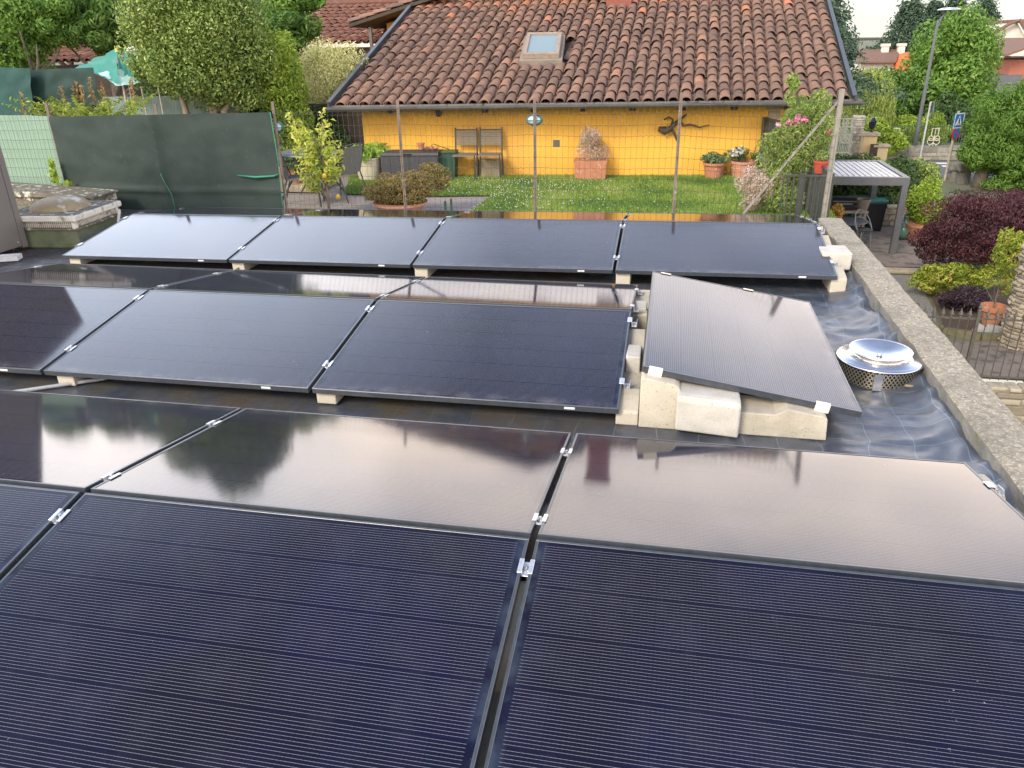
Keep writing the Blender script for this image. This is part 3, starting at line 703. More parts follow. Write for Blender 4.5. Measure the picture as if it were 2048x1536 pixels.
mg, nt, b = nodes('skylight_glass'); b.inputs['Base Color'].default_value = (.20, .27, .28, 1); b.inputs['Roughness'].default_value = .06; MAT['pane'] = mg
f = MB(); rbox(f, s0+wf, s1-wf, t0-.03+wf, t1-wf, .142, .205); f.build('pane', mg, sk)
# the taller wing behind: yellow gable, dark eaves, brick chimney
f = MB(); f.prism([(-4.75, LZ), (-4.75, 2.2), (-.90, 3.12), (.45, 2.68), (.45, LZ)], (0, 6, 0), (0, 17.0, 0)); att(f.build('upper_wall', MAT['yellow']), hs)
f = MB()
def slab(m, a, b_, y0, y1, th):
    m.add([(a[0], y0, a[1]), (b_[0], y0, b_[1]), (b_[0], y1, b_[1]), (a[0], y1, a[1]), (a[0], y0, a[1]+th), (b_[0], y0, b_[1]+th), (b_[0], y1, b_[1]+th), (a[0], y1, a[1]+th)], [(0, 3, 2, 1), (4, 5, 6, 7), (0, 1, 5, 4), (1, 2, 6, 5), (2, 3, 7, 6), (3, 0, 4, 7)])
slab(f, (-5.35, 2.12), (-3.0, 2.72), 16.1, 22, .07); slab(f, (-3.4, 2.62), (-.90, 3.16), 16.3, 23, .16); slab(f, (-.899, 3.16), (.40, 2.66), 16.3, 23, .16)
att(f.build('upper_eaves', MAT['wood']), hs)
tiles('upper_roof_tiles', (-5.4, 21.9, 2.185), (0, -1, 0), Vector((2.35, 0, .60)).normalized(), 26, 7, .22, .33, MAT['tiles'], hs, seed=9)
MAT['brick'] = M('chimney_brick', (.26, .085, .06), (.20, .065, .05), .9, 20)
f = MB(); f.b2((.52, 16.4, 2.2), (1.06, 16.9, 3.42)); f.b2((.47, 16.35, 3.421), (1.11, 16.95, 3.52)); ch = f.build('chimney', MAT['brick']); att(ch, hs)
f = MB(); f.b2((-4.95, 16.3, 1.0), (-4.88, 16.37, 2.12)); att(f.build('upper_downpipe', MAT['gutter']), hs)
# round wall lamp, carved root, chairs and boxes along the wall
def wallp(u, v): return onp(u, v, HO, HN)
p = wallp(878, 227); f = MB(); f.lathe([(.0, .05), (.035, .05), (.055, .03), (.058, 0)], n=16)
lp = f.build('wall_lamp', MAT['wood']); lp.matrix_world = Matrix.Translation(V3(p-HN*.002)) @ Matrix.Rotation(PH, 4, 'Z') @ Matrix.Rotation(R(90), 4, 'X'); tag(lp, 'small round dark lamp high on the yellow wall above the storage box', 'wall lamp')
def wp3(u, v, d=.06): return V3(wallp(u, v)-HN*d)
rt = MB(); rt.tube([wp3(1318, 257), wp3(1328, 262, .09), wp3(1342, 254, .1), wp3(1352, 244, .08), wp3(1362, 236, .07), wp3(1373, 228)], [.045, .06, .045, .03, .022, .012], 8)
rt.tube([wp3(1342, 254, .09), wp3(1349, 268, .07), wp3(1354, 283)], [.03, .022, .012], 7); rt.tube([wp3(1343, 250, .09), wp3(1345, 238, .1), wp3(1337, 233, .1), wp3(1328, 238, .08)], [.025, .02, .016, .012], 7)
rt.tube([wp3(1358, 238, .07), wp3(1366, 251, .08), wp3(1380, 248, .07), wp3(1398, 254, .08), wp3(1418, 249)], [.02, .018, .015, .013, .008], 7)
rt.tube([wp3(1318, 258), wp3(1330, 258, .03), wp3(1340, 262, .04)], [.05, .05, .03], 7)
tag(rt.build('driftwood', M('dark_root', (.075, .055, .04), (.045, .033, .025), .85, 14), smooth=True), 'twisted dark driftwood root hung on the yellow wall', 'driftwood')
# ------------------------------------------------------------------ pots along the wall
MAT['terra'] = M('terracotta', (.44, .19, .10), (.37, .15, .08), .85, 6, c3=(.5, .33, .24), s3=9, lo3=.58, hi3=.7)
MAT['terrapale'] = M('pale_terracotta', (.50, .25, .16), (.43, .20, .12), .85, 6)
MAT['creampot'] = M('cream_pot', (.62, .55, .40), (.52, .46, .33), .8, 5)
MAT['soil'] = M('soil', (.04, .03, .02), rough=1)
def lp_(d): return lambda *a: None
LEAF = {
 'hosta': leafmat('hosta', [(0, (.16, .27, .03)), (.6, (.27, .40, .06)), (1, (.40, .46, .12))]),
 'grey': leafmat('grey_green', [(0, (.07, .12, .05)), (1, (.17, .24, .11))]),
 'white': leafmat('white_petal', [(0, (.5, .5, .48)), (1, (.55, .55, .53))]),
 'green': leafmat('mid_green', [(0, (.035, .085, .012)), (.6, (.07, .14, .02)), (1, (.14, .21, .04))]),
 'pinkish': leafmat('pinkish_spray', [(0, (.18, .23, .09)), (.35, (.34, .27, .18)), (.7, (.55, .36, .33)), (1, (.68, .5, .47))]),
 'azalea': leafmat('azalea', [(0, (.07, .08, .02)), (.5, (.15, .125, .035)), (.8, (.25, .16, .05)), (1, (.36, .26, .08))]),
 'lemon': leafmat('lemon_leaf', [(0, (.16, .22, .02)), (.5, (.32, .38, .04)), (1, (.48, .46, .10))]),
 'oleander': leafmat('oleander', [(0, (.10, .17, .03)), (.55, (.19, .27, .06)), (.9, (.32, .34, .10)), (1, (.42, .32, .15))]),
 'pink': leafmat('pink_petal', [(0, (.65, .08, .18)), (.6, (.75, .22, .32)), (1, (.8, .5, .5))]),
 'ball': leafmat('ball_tree', [(0, (.035, .07, .010)), (.45, (.11, .17, .026)), (.85, (.22, .27, .06)), (1, (.36, .38, .13))], .35, .25, .5),
 'jasmine': leafmat('jasmine', [(0, (.11, .15, .03)), (.25, (.22, .25, .08)), (.38, (.50, .46, .18)), (1, (.62, .56, .32))]),
 'yellowgreen': leafmat('yellow_green', [(0, (.09, .15, .012)), (.6, (.20, .28, .03)), (1, (.34, .40, .06))]),
 'dark': leafmat('dark_green', [(0, (.018, .045, .010)), (.6, (.04, .08, .018)), (1, (.075, .12, .03))]),
 'fresh': leafmat('fresh_green', [(0, (.05, .115, .014)), (.6, (.10, .19, .026)), (1, (.18, .27, .05))]),
 'fern': leafmat('fern', [(0, (.12, .17, .02)), (.6, (.24, .29, .04)), (.9, (.30, .29, .07)), (1, (.21, .14, .05))]),
 'cedar': leafmat('cedar', [(0, (.022, .05, .03)), (.6, (.045, .085, .05)), (1, (.08, .12, .07))], .6, .15),
 'maple': leafmat('red_maple', [(0, (.035, .014, .018)), (.6, (.068, .021, .027)), (.92, (.11, .034, .040)), (1, (.20, .04, .045))]),
 'purple': leafmat('purple_leaf', [(0, (.02, .012, .018)), (1, (.06, .035, .05))]),
 'orangebush': leafmat('orange_green', [(0, (.10, .15, .015)), (.6, (.22, .28, .03)), (.9, (.38, .33, .07)), (1, (.55, .20, .12))]),
 'willow': leafmat('willow', [(0, (.10, .15, .025)), (.6, (.20, .26, .05)), (1, (.34, .36, .12))]),
 'variegated': leafmat('variegated', [(0, (.05, .09, .015)), (.55, (.13, .19, .035)), (1, (.42, .44, .16))]),
}
def pot(prof, n=24): return MB().lathe(prof, n=n)
def potted(name, label, loc, prof, potmat, fol, fmat, size, group=None, soilz=None, soilr=None, extra=None, aspect=.5, droop=.3, jit=.6, seed=1):
    t = thing(name, label, 'potted plant', loc, group)
    pot(prof).build('pot', potmat, t, smooth=False)
    if soilz: MB().lathe([(0, soilz), (soilr, soilz)], n=20).build('soil', MAT['soil'], t)
    foliage('foliage', [blob_points(c[0], c[1], c[2], c[3], c[4], seed*17+i, zmin=-.3) for i, c in enumerate(fol)], fmat, t, size, aspect, droop, jit, seed)
    if extra: foliage('flowers', [blob_points(c[0], c[1], c[2], c[3], c[4], seed*19+i, zmin=.0) for i, c in enumerate(extra[0])], extra[1], t, extra[2], .8, 0, .8, seed)
    return t
P = lambda u, v: atz(u, v, LZ)
def W0(u, d):
    q = wallp(u, 352)-HN*d; q[2] = LZ; return q
p = W0(750, .36)
t = thing('hosta_pot', 'tall cream pot with broad light green hosta leaves left of the storage box', 'potted plant', p)
pot([(0, 0), (.19, 0), (.215, .12), (.25, .37), (.262, .38), (.262, .40), (.235, .40), (.22, .36), (0, .35)]).build('pot', MAT['creampot'], t)
foliage('foliage', [blob_points((0, 0, .48), (.38, .38, .19), 190, 12, .5, 5, zmin=-.2)], LEAF['hosta'], t, .23, .62, .8, .5, 5)
p = W0(1181, .27)
t = thing('square_planter', 'square terracotta planter with a pinkish bushy shrub against the yellow wall', 'potted plant', p, rz=PH)
f = MB(); f.prism([(-.27, 0), (.27, 0), (.285, .30), (.295, .30), (.295, .33), (-.295, .33), (-.295, .30), (-.285, .30)], (0, .46, 0), (0, -.23, 0)); f.build('pot', MAT['terra'], t)
foliage('foliage', [blob_points((0, 0, .58), (.44, .36, .36), 4200, 18, .36, 9, zmin=-.6)], LEAF['pinkish'], t, .035, .35, .1, .9, 9)
pr = [(0, 0), (.145, 0), (.175, .2), (.19, .225), (.205, .225), (.205, .265), (.18, .265), (.175, .23), (0, .22)]
potted('succulent_pot', 'terracotta pot with a dome of grey green succulent leaves by the yellow wall', W0(1423, .24), pr, MAT['terra'], [((0, 0, .33), (.27, .25, .13), 700, 10, .5)], LEAF['grey'], .06, seed=3, soilz=.235, soilr=.17)
pr2 = [(0, 0), (.165, 0), (.20, .16), (.205, .17), (.195, .18), (.21, .24), (.225, .25), (.225, .29), (.195, .29), (.19, .25), (0, .24)]
potted('flower_pot', 'ribbed terracotta pot with white flowers near the right end of the yellow wall', W0(1479, .24), pr2, MAT['terrapale'], [((-.1, 0, .40), (.2, .18, .16), 420, 10, .45), ((.24, 0, .36), (.16, .14, .1), 160, 6, .5)], LEAF['green'], .06, seed=4, soilz=.25, soilr=.18,
       extra=([((-.12, -.05, .42), (.2, .14, .16), 60, 7, .3), ((.3, -.05, .34), (.12, .1, .1), 30, 4, .3)], LEAF['white'], .07))
# storage box, bin, crate and chairs
MAT['resin'] = M('dark_resin', (.055, .055, .06), (.04, .04, .045), .6, 20)
MAT['bingreen'] = M('green_plastic', (.02, .085, .05), (.015, .06, .035), .45, 10)
p = W0(834, .30)
t = thing('storage_box', 'large dark grey resin storage box against the yellow wall', 'storage box', p, rz=PH)
f = MB(); f.b2((-.53, -.25, 0), (.53, .25, .44))
f.build('box', MAT['resin'], t, bevel=.012)
f = MB(); f.prism([(-.275, .445), (.275, .445), (.275, .49), (.0, .52), (-.26, .495)], (1.10, 0, 0), (-.55, 0, 0), (0, 1, 0), (0, 0, 1)); f.build('lid', MAT['resin'], t, bevel=.008)
f = MB(); f.b2((-.10, -.283, .452), (.06, -.2751, .48)); f.build('handle', MAT['dark'], t)
f = MB()
for x in (-.35, -.17, 0, .17, .35): f.b2((x-.006, -.256, .03), (x+.006, -.2502, .41))
f.build('ribs', MAT['resin'], t); f = MB(); f.lathe([(0, .004), (.014, .004), (.014, 0)], n=10); o = f.build('lock', MAT['alu'], t, loc=(.0, -.251, .07)); o.rotation_euler.x = R(90)
tp = W0(853, .30); tp[2] = LZ+.524
tag(pot([(0, 0), (.05, 0), (.065, .09), (.072, .09), (.072, .115), (.06, .115), (.055, .09), (0, .08)], 14).build('small_pot', MAT['terra'], loc=tp), 'small empty terracotta pot on top of the storage box', 'pot')
tag(MB().lathe([(0, 0), (.11, 0), (.15, .03), (.155, .03), (.11, -.004)], n=20).build('saucer', MAT['terrapale'], loc=Vector(W0(872, .28))+Vector((0, 0, .518))), 'pale terracotta saucer lying on the storage box lid', 'saucer')
p = W0(903, .22)
t = thing('green_bin', 'small dark green lidded bin between the storage box and the stacked chairs', 'bin', p, rz=PH)
f = MB(); f.prism([(-.13, 0), (.13, 0), (.165, .46), (-.165, .46)], (0, .3, 0), (0, -.15, 0)); f.build('body', MAT['bingreen'], t, bevel=.01); f = MB(); f.b2((-.175, -.17, .462), (.175, .16, .492)); f.build('lid', MAT['bingreen'], t, bevel=.008)
f = MB(); f.tube([(-.2, -.12, .49), (-.28, -.12, .60), (-.24, -.1, .62), (.05, -.1, .52)], .008, 6); f.build('handle', MAT['dark'], t)
MAT['greymetal'] = M('dark_grey_tube', (.06, .065, .06), (.045, .05, .045), .5, 20, metal=.3)
MAT['slat'] = M('grey_beige_slats', (.20, .17, .125), (.16, .135, .10), .7, 20)
def slat_chair(label, p):
    t = thing('slat_chair', label, 'chair', p, 'chairs stacked at the yellow wall', rz=PH)
    f = MB()
    f.b2((-.20, -.20, .425), (.20, .20, .445)); f.build('seat', MAT['slat'], t)
    f = MB()
    for i in range(7): f.b2((-.185, .215+i*.006, .58+i*.036), (.185, .225+i*.006, .608+i*.036))
    f.build('backrest', MAT['slat'], t)
    for sx in (-1, 1):
        f = MB(); f.tube([(sx*.21, -.2, 0), (sx*.205, -.19, .45)], .015, 6); f.build('leg', MAT['greymetal'], t)
        f = MB(); f.tube([(sx*.21, .24, 0), (sx*.20, .20, .45), (sx*.20, .27, .88)], .016, 6); f.build('leg', MAT['greymetal'], t)
    f = MB(); f.tube([(-.20, .265, .84), (.20, .265, .84)], .010, 6); f.build('top_rail', MAT['greymetal'], t); return t
slat_chair('left of two slatted garden chairs standing at the yellow wall', W0(938, .36))
slat_chair('right of two slatted garden chairs standing at the yellow wall', W0(986, .36))
f = MB(); f.box((0, 0, .16), (.36, .2, .32)); o = f.build('crate', M('beige_crate', (.30, .24, .15), rough=.8), bevel=.01, loc=W0(985, .12)); tag(o, 'low beige crate standing behind the right slatted chair', 'crate'); o.rotation_euler.z = PH
# ------------------------------------------------------------------ wire fence on the roof edge
FY_ = 6.72
MAT['post'] = M('rusty_post', (.20, .155, .12), (.14, .11, .09), .8, 14, c3=(.26, .23, .2), s3=9)
MAT['postgrey'] = M('grey_post', (.27, .25, .21), (.20, .185, .155), .8, 10)
MAT['wire'] = M('green_grey_wire', (.045, .055, .045), (.07, .07, .055), .6, 30)
MAT['net'] = M('dark_shade_net', (.028, .048, .040), (.019, .034, .029), .75, 3, c3=(.05, .075, .062), s3=16, lo3=.62, hi3=.75, bump=.2, bscale=160)
MAT['net2'] = M('green_shade_net', (.014, .075, .062), (.010, .052, .045), .75, 5, bump=.2, bscale=120)
MAT['tape'] = M('green_tape', (.03, .22, .14), rough=.6)
px_ = [aty(u, v, FY_)[0] for u, v in [(92, 210), (310, 212), (559, 310), (803, 310), (1070, 310), (1355, 305), (1667, 305)]]
tops = [aty(u, v, FY_)[2] for u, v in [(90, 205), (310, 208), (540, 203), (792, 199), (1066, 195), (1360, 185), (1690, 178)]]
BR = .02
fn = thing('wire_fence', 'tall rusty posted wire mesh fence between the flat roof and the garden', 'fence', (0, FY_, -.35))
for i, (x, z) in enumerate(zip(px_, tops)):
    f = MB(); wd = .034 if i < 6 else .044
    f.b2((x-wd/2, FY_-.004, -.6), (x+wd/2, FY_+.004, z)); f.b2((x-.004, FY_+.0045, -.6), (x+.004, FY_+.034, z)) if i < 6 else f.b2((x-.025, FY_+.0045, -.6), (x+.025, FY_+.05, z))
    att(f.build('post', MAT['post'] if i < 6 else MAT['postgrey']), fn)
f = MB(); f.beam((px_[6]-.03, FY_+.03, tops[6]-.13), aty(1486, 428, FY_), .021, .021); att(f.build('brace', MAT['postgrey']), fn)
f = MB(); f.beam((px_[0]-.95, FY_+.08, .55), (px_[0]+.28, FY_+.08, -.2), .025, .025); att(f.build('brace', MAT['postgrey']), fn)
def wires(x0, x1, ztop, zbot, sx=.062, sz=.118, r=.0018, seed=1, sag=.02):
    g = random.Random(seed); f = MB(); n = int((x1-x0)/sx)
    zs = [zbot+k*sz for k in range(int((ztop-zbot)/sz)+1)]+[ztop]
    def pt(x, z):
        k = (x-x0)/(x1-x0); s = sag*4*k*(1-k)*max(0, (z-zbot)/(ztop-zbot))
        return Vector((x+.012*noise.noise(Vector((x*2, z*2, seed))), FY_-.008+.03*noise.noise(Vector((x*1.2, z*1.5, seed+3))), z-s+.008*noise.noise(Vector((x*3, z*4, seed)))))
    for i in range(n+1):
        x = x0+(x1-x0)*i/n; f.tube([pt(x, z) for z in zs[::2]+[zs[-1]]], r, 3, False)
    for z in zs:
        pts = []
        for i in range(n*2+1):
            x = x0+(x1-x0)*i/(2*n); p = pt(x, z); p.z += .004 if i % 2 else -.004; pts.append(p)
        f.tube(pts, r*1.15, 3, False)
    return f
ztops = [aty(150, 228, FY_)[2], aty(420, 224, FY_)[2], aty(660, 218, FY_)[2], aty(930, 212, FY_)[2], aty(1200, 206, FY_)[2], aty(1520, 198, FY_)[2]]
for i in range(2, 6):
    att(wires(px_[i], px_[i+1], ztops[i]-.01, -.52, seed=i, sag=.02 if i < 5 else .05).build('mesh_panel', MAT['wire']), fn)
att(wires(px_[0]-2.6, px_[0]+.22, ztops[0]+.02, -.35, seed=9, r=.0017).build('mesh_panel', MAT['wire']), fn)
# marine style lamps on two posts
MAT['lampglass'] = M('lamp_glass', (.45, .60, .62), (.35, .5, .54), .15, 20); MAT['lampbase'] = M('lamp_base', (.03, .12, .11), rough=.5)
for u, v, lb in ((1069, 240, 'oval green rimmed glass lamp on the middle fence post before the yellow wall'), (557, 254, 'green rimmed glass lamp on the fence post at the right edge of the dark netting')):
    p = aty(u, v, FY_+.075); t = thing('bulkhead_lamp', lb, 'lamp', p, 'lamps on the fence posts')
    sx_ = 1.55 if u > 1000 else 1.0
    a = MB().lathe([(0, .02), (.055, .02), (.062, .01), (.062, -.012), (0, -.012)], n=20).build('base', MAT['lampbase'], t, smooth=False); a.rotation_euler.x = R(90); a.scale.x = sx_
    a = MB().lathe([(.048, .0205), (.045, .04), (.03, .055), (0, .06)], n=20).build('glass', MAT['lampglass'], t, smooth=True); a.rotation_euler.x = R(90); a.scale.x = sx_
    a = MB(); a.b2((-.004, -.066, -.05), (.004, -.060, .05)); a.b2((-.07, -.066, -.004), (.07, -.0605, .004)); a.build('guard', MAT['lampbase'], t)
# shade nets: gently billowing sheets
def sheet(name, c00, c10, c11, c01, mat, label, cat, nx=30, ny=14, amp=.025, seed=1, group=None, fold=None, parent=None):
    c = [Vector(tuple(map(float, k))) for k in (c00, c10, c11, c01)]; f = MB(); V = []
    nrm = (c[1]-c[0]).cross(c[3]-c[0]).normalized()
    for j in range(ny+1):
        for i in range(nx+1):
            a, b = i/nx, j/ny; p = c[0]*(1-a)*(1-b)+c[1]*a*(1-b)+c[2]*a*b+c[3]*(1-a)*b
            d = amp*(noise.noise(Vector((a*5+seed, b*4, 0)))+.4*noise.noise(Vector((a*16, b*11, seed))))
            if fold: d += fold(a, b)
            V.append(p+nrm*d)
    w = nx+1; V2 = [p-nrm*.003 for p in V]; n = len(V)
    F = [(j*w+i, j*w+i+1, (j+1)*w+i+1, (j+1)*w+i) for j in range(ny) for i in range(nx)]
    f.add(V+V2, F+[tuple(k+n for k in q)[::-1] for q in F]); o = f.build(name, mat, smooth=True)
    if label: tag(o, label, cat, group)
    if parent: att(o, parent)
    return o
Q = lambda u, v, y: aty(u, v, y)
xl, xr = px_[0]+.02, px_[2]-.02; zt0, zt1 = Q(105, 233, FY_)[2], Q(545, 224, FY_)[2]
def fold(a, b):
    return .045*math.exp(-((a-.475)/.014)**2)+.045*math.exp(-((b-.375-.01*math.sin(a*9))/.018)**2)*(1 if a < .47 else .5)
sheet('shade_net', (xl, FY_-.03, -.45), (xr, FY_-.03, -.45), (xr, FY_-.03, zt1), (xl, FY_-.03, zt0), MAT['net'], 'long dark grey green shade net tied to the fence behind the far row', 'shade net', 60, 40, .02, 3, fold=fold)
tp = MB(); zz = Q(500, 352, FY_-.05)[2]; tp.tube([(xr-.55, FY_-.06, zz+.01), (xr-.3, FY_-.075, zz-.01), (xr-.06, FY_-.06, zz+.005), (xr+.0, FY_-.06, zz+.03)], [.006, .016, .014, .006], 6)
hem = thing('green_hem', 'bright green hem tape and cords on the dark shade net', 'tape', (xr, FY_-.06, zz)); att(tp.build('tape', MAT['tape'], smooth=True), hem); tp = MB()
x = xl+(xr-xl)*.475; tp.tube([(x, FY_-.07, zz+.02), (x+.03, FY_-.06, zz-.1), (x+.09, FY_-.06, zz-.24), (x+.12, FY_-.06, -.45)], .006, 5); att(tp.build('cord', MAT['tape'], smooth=True), hem); tp = MB()
tp.tube([(xr, FY_-.045, zt1), (xr+.015, FY_-.045, .5), (xr-.005, FY_-.045, 0), (xr, FY_-.045, -.4)], .006, 5)
att(tp.build('cord', MAT['tape'], smooth=True), hem)
mm, nt, b = nodes('mint_net'); tcn = N(nt, 'ShaderNodeTexCoord'); sxx = N(nt, 'ShaderNodeSeparateXYZ'); nt.links.new(tcn.outputs['Object'], sxx.inputs[0])
pp = N(nt, 'ShaderNodeMath', operation='PINGPONG', i_1=.02); nt.links.new(sxx.outputs[0], pp.inputs[0])
colm = ramp(nt, pp.outputs[0], [(.0, (.20, .31, .235)), (.02, (.26, .385, .295))]); nt.links.new(colm, b.inputs['Base Color']); b.inputs['Roughness'].default_value = .7; MAT['mint'] = mm
sheet('shade_net', (px_[0]-2.8, FY_+.05, -.4), (px_[0]+.2, FY_+.05, -.4), (px_[0]+.02, FY_+.05, zt0), (px_[0]-2.8, FY_+.05, zt0+.05), mm, 'pale mint green shade net at the far left corner of the fence', 'shade net', 40, 16, .015, 5)
y2 = 8.2
sheet('shade_net', Q(-60, 232, y2), Q(66, 230, y2), Q(60, 137, y2), Q(-60, 132, y2), MAT['net2'], 'teal green shade net behind the mint netting at the left photo edge', 'shade net', 20, 14, .02, 6)
sheet('shade_net', Q(63, 232, y2+.15), Q(205, 232, y2+.15), Q(186, 135, y2+.15), Q(58, 140, y2+.15), M('deep_green_net', (.012, .045, .038), (.008, .03, .026), .75, 4), 'deep green shade net strung above the ferns', 'shade net', 26, 14, .03, 8)
# canopy of thin teal netting on poles, with a pot on the tall pole
yc = 10.6
mt, nt, b = nodes('teal_netting'); b.inputs['Base Color'].default_value = (.10, .42, .36, 1); b.inputs['Roughness'].default_value = .7
tb = N(nt, 'ShaderNodeBsdfTransparent'); tl = N(nt, 'ShaderNodeBsdfTranslucent'); tl.inputs[0].default_value = (.12, .5, .42, 1)
m1 = N(nt, 'ShaderNodeMixShader', i_0=.4); nt.links.new(b.outputs[0], m1.inputs[1]); nt.links.new(tl.outputs[0], m1.inputs[2])
m2 = N(nt, 'ShaderNodeMixShader', i_0=.42); nt.links.new(m1.outputs[0], m2.inputs[1]); nt.links.new(tb.outputs[0], m2.inputs[2]); nt.links.new(m2.outputs[0], nt.nodes['Material Output'].inputs[0])
MAT['pole'] = M('pale_pole', (.40, .36, .28), (.3, .27, .2), .8, 9)
ct = thing('net_canopy', 'thin teal netting draped over pale poles beside the round tree', 'canopy', (Q(240, 190, yc)[0], yc, LZ))
att(sheet('netting', Q(150, 136, yc+.4), Q(232, 98, yc), Q(236, 168, yc-.3), Q(196, 150, yc-.3), mt, None, None, 14, 10, .05, 2), ct)
att(sheet('netting', Q(234, 97, yc), Q(268, 108, yc+.1), Q(282, 172, yc), Q(240, 170, yc-.1), mt, None, None, 14, 10, .05, 4), ct)
att(sheet('netting', Q(196, 146, yc-.3), Q(268, 130, yc+.2), Q(330, 160, yc+.3), Q(236, 172, yc-.3), M('white_netting', (.45, .66, .64), (.36, .58, .56), .7, 6), None, None, 14, 8, .06, 7), ct)
for (u, v), (u2, v2), r in (((234, 98), (243, 195), .02), ((252, 142), (260, 192), .013), ((278, 150), (284, 192), .013), ((312, 150), (317, 190), .013)):
    a = Q(u, v, yc); b_ = Q(u2, v2, yc); f = MB(); f.tube([a, (b_[0], yc, LZ)], r, 7); att(f.build('pole', MAT['pole']), ct)
f = MB(); p = Q(235, 98, yc); f.lathe([(.0, .05), (.04, .05), (.052, -.05), (.045, -.05)], p, 14); tag(f.build('upturned_pot', M('lime_pot', (.45, .48, .12), rough=.6)), 'small yellow green pot upturned on the tall canopy pole', 'pot')
sheet('corrugated_fence', Q(196, 232, 11.5), Q(480, 236, 11.5), Q(475, 190, 11.5), Q(205, 194, 11.5), M('pale_corrugated', (.17, .23, .195), (.12, .17, .145), .7, 3), 'pale grey green corrugated fence behind the ferns and the round tree', 'fence', 90, 4, .02, 4, fold=lambda a, b: .015*math.sin(a*260))
# ------------------------------------------------------------------ garden plants on the left
MAT['barkpale'] = M('pale_bark', (.26, .20, .13), (.18, .14, .09), .9, 8, bump=.5)
def ctr(u, v, y): return aty(u, v, y)
# ferns
p = ctr(175, 212, 8.0); t = thing('fern_clump', 'clump of yellow green ferns with brown spikes above the dark shade net', 'plant', (p[0], 8.0, LZ+.35))
g = np.random.default_rng(4); PP = []; NN = []; AA = []
for k in range(150):
    b0 = np.array([g.normal(0, .30), g.normal(0, .25), 0]); az = g.uniform(0, 6.28); L = g.uniform(1.35, 1.80) - abs(b0[0])*.35
    d = np.array([math.cos(az), math.sin(az), 0])*g.uniform(.12, .5)
    for s in np.linspace(.35, 1, 26):
        c = b0+d*s*s*L+np.array([0, 0, L*(s-.22*s**3)]); wdt = .10*(1.05-s)+.01
        for sd in (-1, 1):
            e = np.cross(d/(np.linalg.norm(d)+1e-6), [0, 0, 1])*sd
            PP.append(c+e*wdt*.6); NN.append(np.array([0, 0, 1.])+d+e*.3); AA.append(g.uniform(0, .85))
for k in range(9):
    b0 = np.array([g.normal(0, .34), g.normal(0, .2), 1.22+g.uniform(-.1, .12)])
    for s in np.linspace(0, 1, 24): PP.append(b0+np.array([g.normal(0, .015), g.normal(0, .015), s*.26])); NN.append(g.normal(0, 1, 3)); AA.append(1.)
foliage('fronds', [(np.array(PP), np.array(NN), np.array(AA))], LEAF['fern'], t, .075, .38, .1, .3, 3)
f = MB(); f.lathe([(0, 0), (.25, 0), (.3, .05), (.1, .2), (0, .22)], n=10); f.build('crown_base', MAT['bark'], t)
# the round clipped tree
y = 11.0; c = ctr(398, 88, y); bz = LZ
plant('round_tree', 'big round clipped evergreen tree with several trunks behind the dark shade net', 'tree', (c[0], y, LZ),
      [((-.02, 0, c[2]+.22-LZ), (1.22, 1.2, 1.22), 46000, 70, .38), ((.0, 0, c[2]-LZ-.2), (1.28, 1.2, 1.0), 26000, 44, .36, -.75), ((.62, .1, c[2]-LZ-.62), (.62, .8, .48), 7500, 18, .42), ((-.58, -.1, c[2]-LZ-.4), (.6, .8, .5), 7500, 18, .42)], LEAF['ball'], .068,
      (2.2, .065, dict(forks=5, spread=.3)), MAT['barkpale'], seed=2, jit=.95)
tr = MB()
for (u, v), (u2, v2) in (((425, 224), (412, 182)), ((428, 224), (440, 180)), ((372, 222), (360, 178)), ((448, 222), (470, 185))):
    a = ctr(u, v, 10.7); b_ = ctr(u2, v2, 10.9); tr.tube([(a[0], 10.8, LZ), a, b_, (b_[0]+.05, 11, b_[2]+.5)], [.06, .055, .045, .03], 8)
o = tr.build('trunk', MAT['barkpale'], smooth=True); att(o, [x for x in bpy.data.objects if x.name == 'round_tree'][0])
# yellow green bush at its right
c = ctr(560, 150, 11.6); plant('bright_bush', 'bright yellow green bushy tree at the right of the round tree', 'bush', (c[0], 11.6, LZ), [((0, 0, c[2]-LZ+.05), (.55, .6, .78), 10000, 24, .42), ((.05, 0, .8), (.5, .5, .7), 5000, 16, .42)], LEAF['yellowgreen'], .07, (1.2, .04), seed=6)
# jasmine hedge
c = ctr(665, 150, 13.2); plant('jasmine_hedge', 'tall rounded jasmine hedge covered in cream flowers left of the yellow house', 'hedge', (c[0], 13.2, LZ), [((0, 0, 1.55), (.90, .7, .92), 26000, 44, .40), ((.2, .1, .8), (.85, .65, .85), 14000, 24, .40), ((-.45, -.1, .8), (.55, .55, .9), 9000, 18, .40)], LEAF['jasmine'], .046, (1.2, .05), seed=7, jit=.9)
c = ctr(640, 265, 12.3); plant('dark_shrub', 'dark leafy shrub in the shade below the jasmine hedge', 'bush', (c[0], 12.3, LZ), [((0, 0, .62), (.72, .35, .62), 5000, 20, .36)], LEAF['dark'], .07, (.5, .03), seed=8)
f = MB(); a = H(-1.25, .6, LZ); f.b2((a.x, a.y, LZ), (a.x+1.25, a.y+.12, .72)); f.b2((a.x+.3, a.y-.01, LZ), (a.x+.9, a.y-.001, .65)); o = f.build('porch_shade_fill', MAT['wood']); tag(o, 'dark brown box added for the shaded porch opening left of the yellow house', 'wall')  # dark box added where the porch opening lies in shade
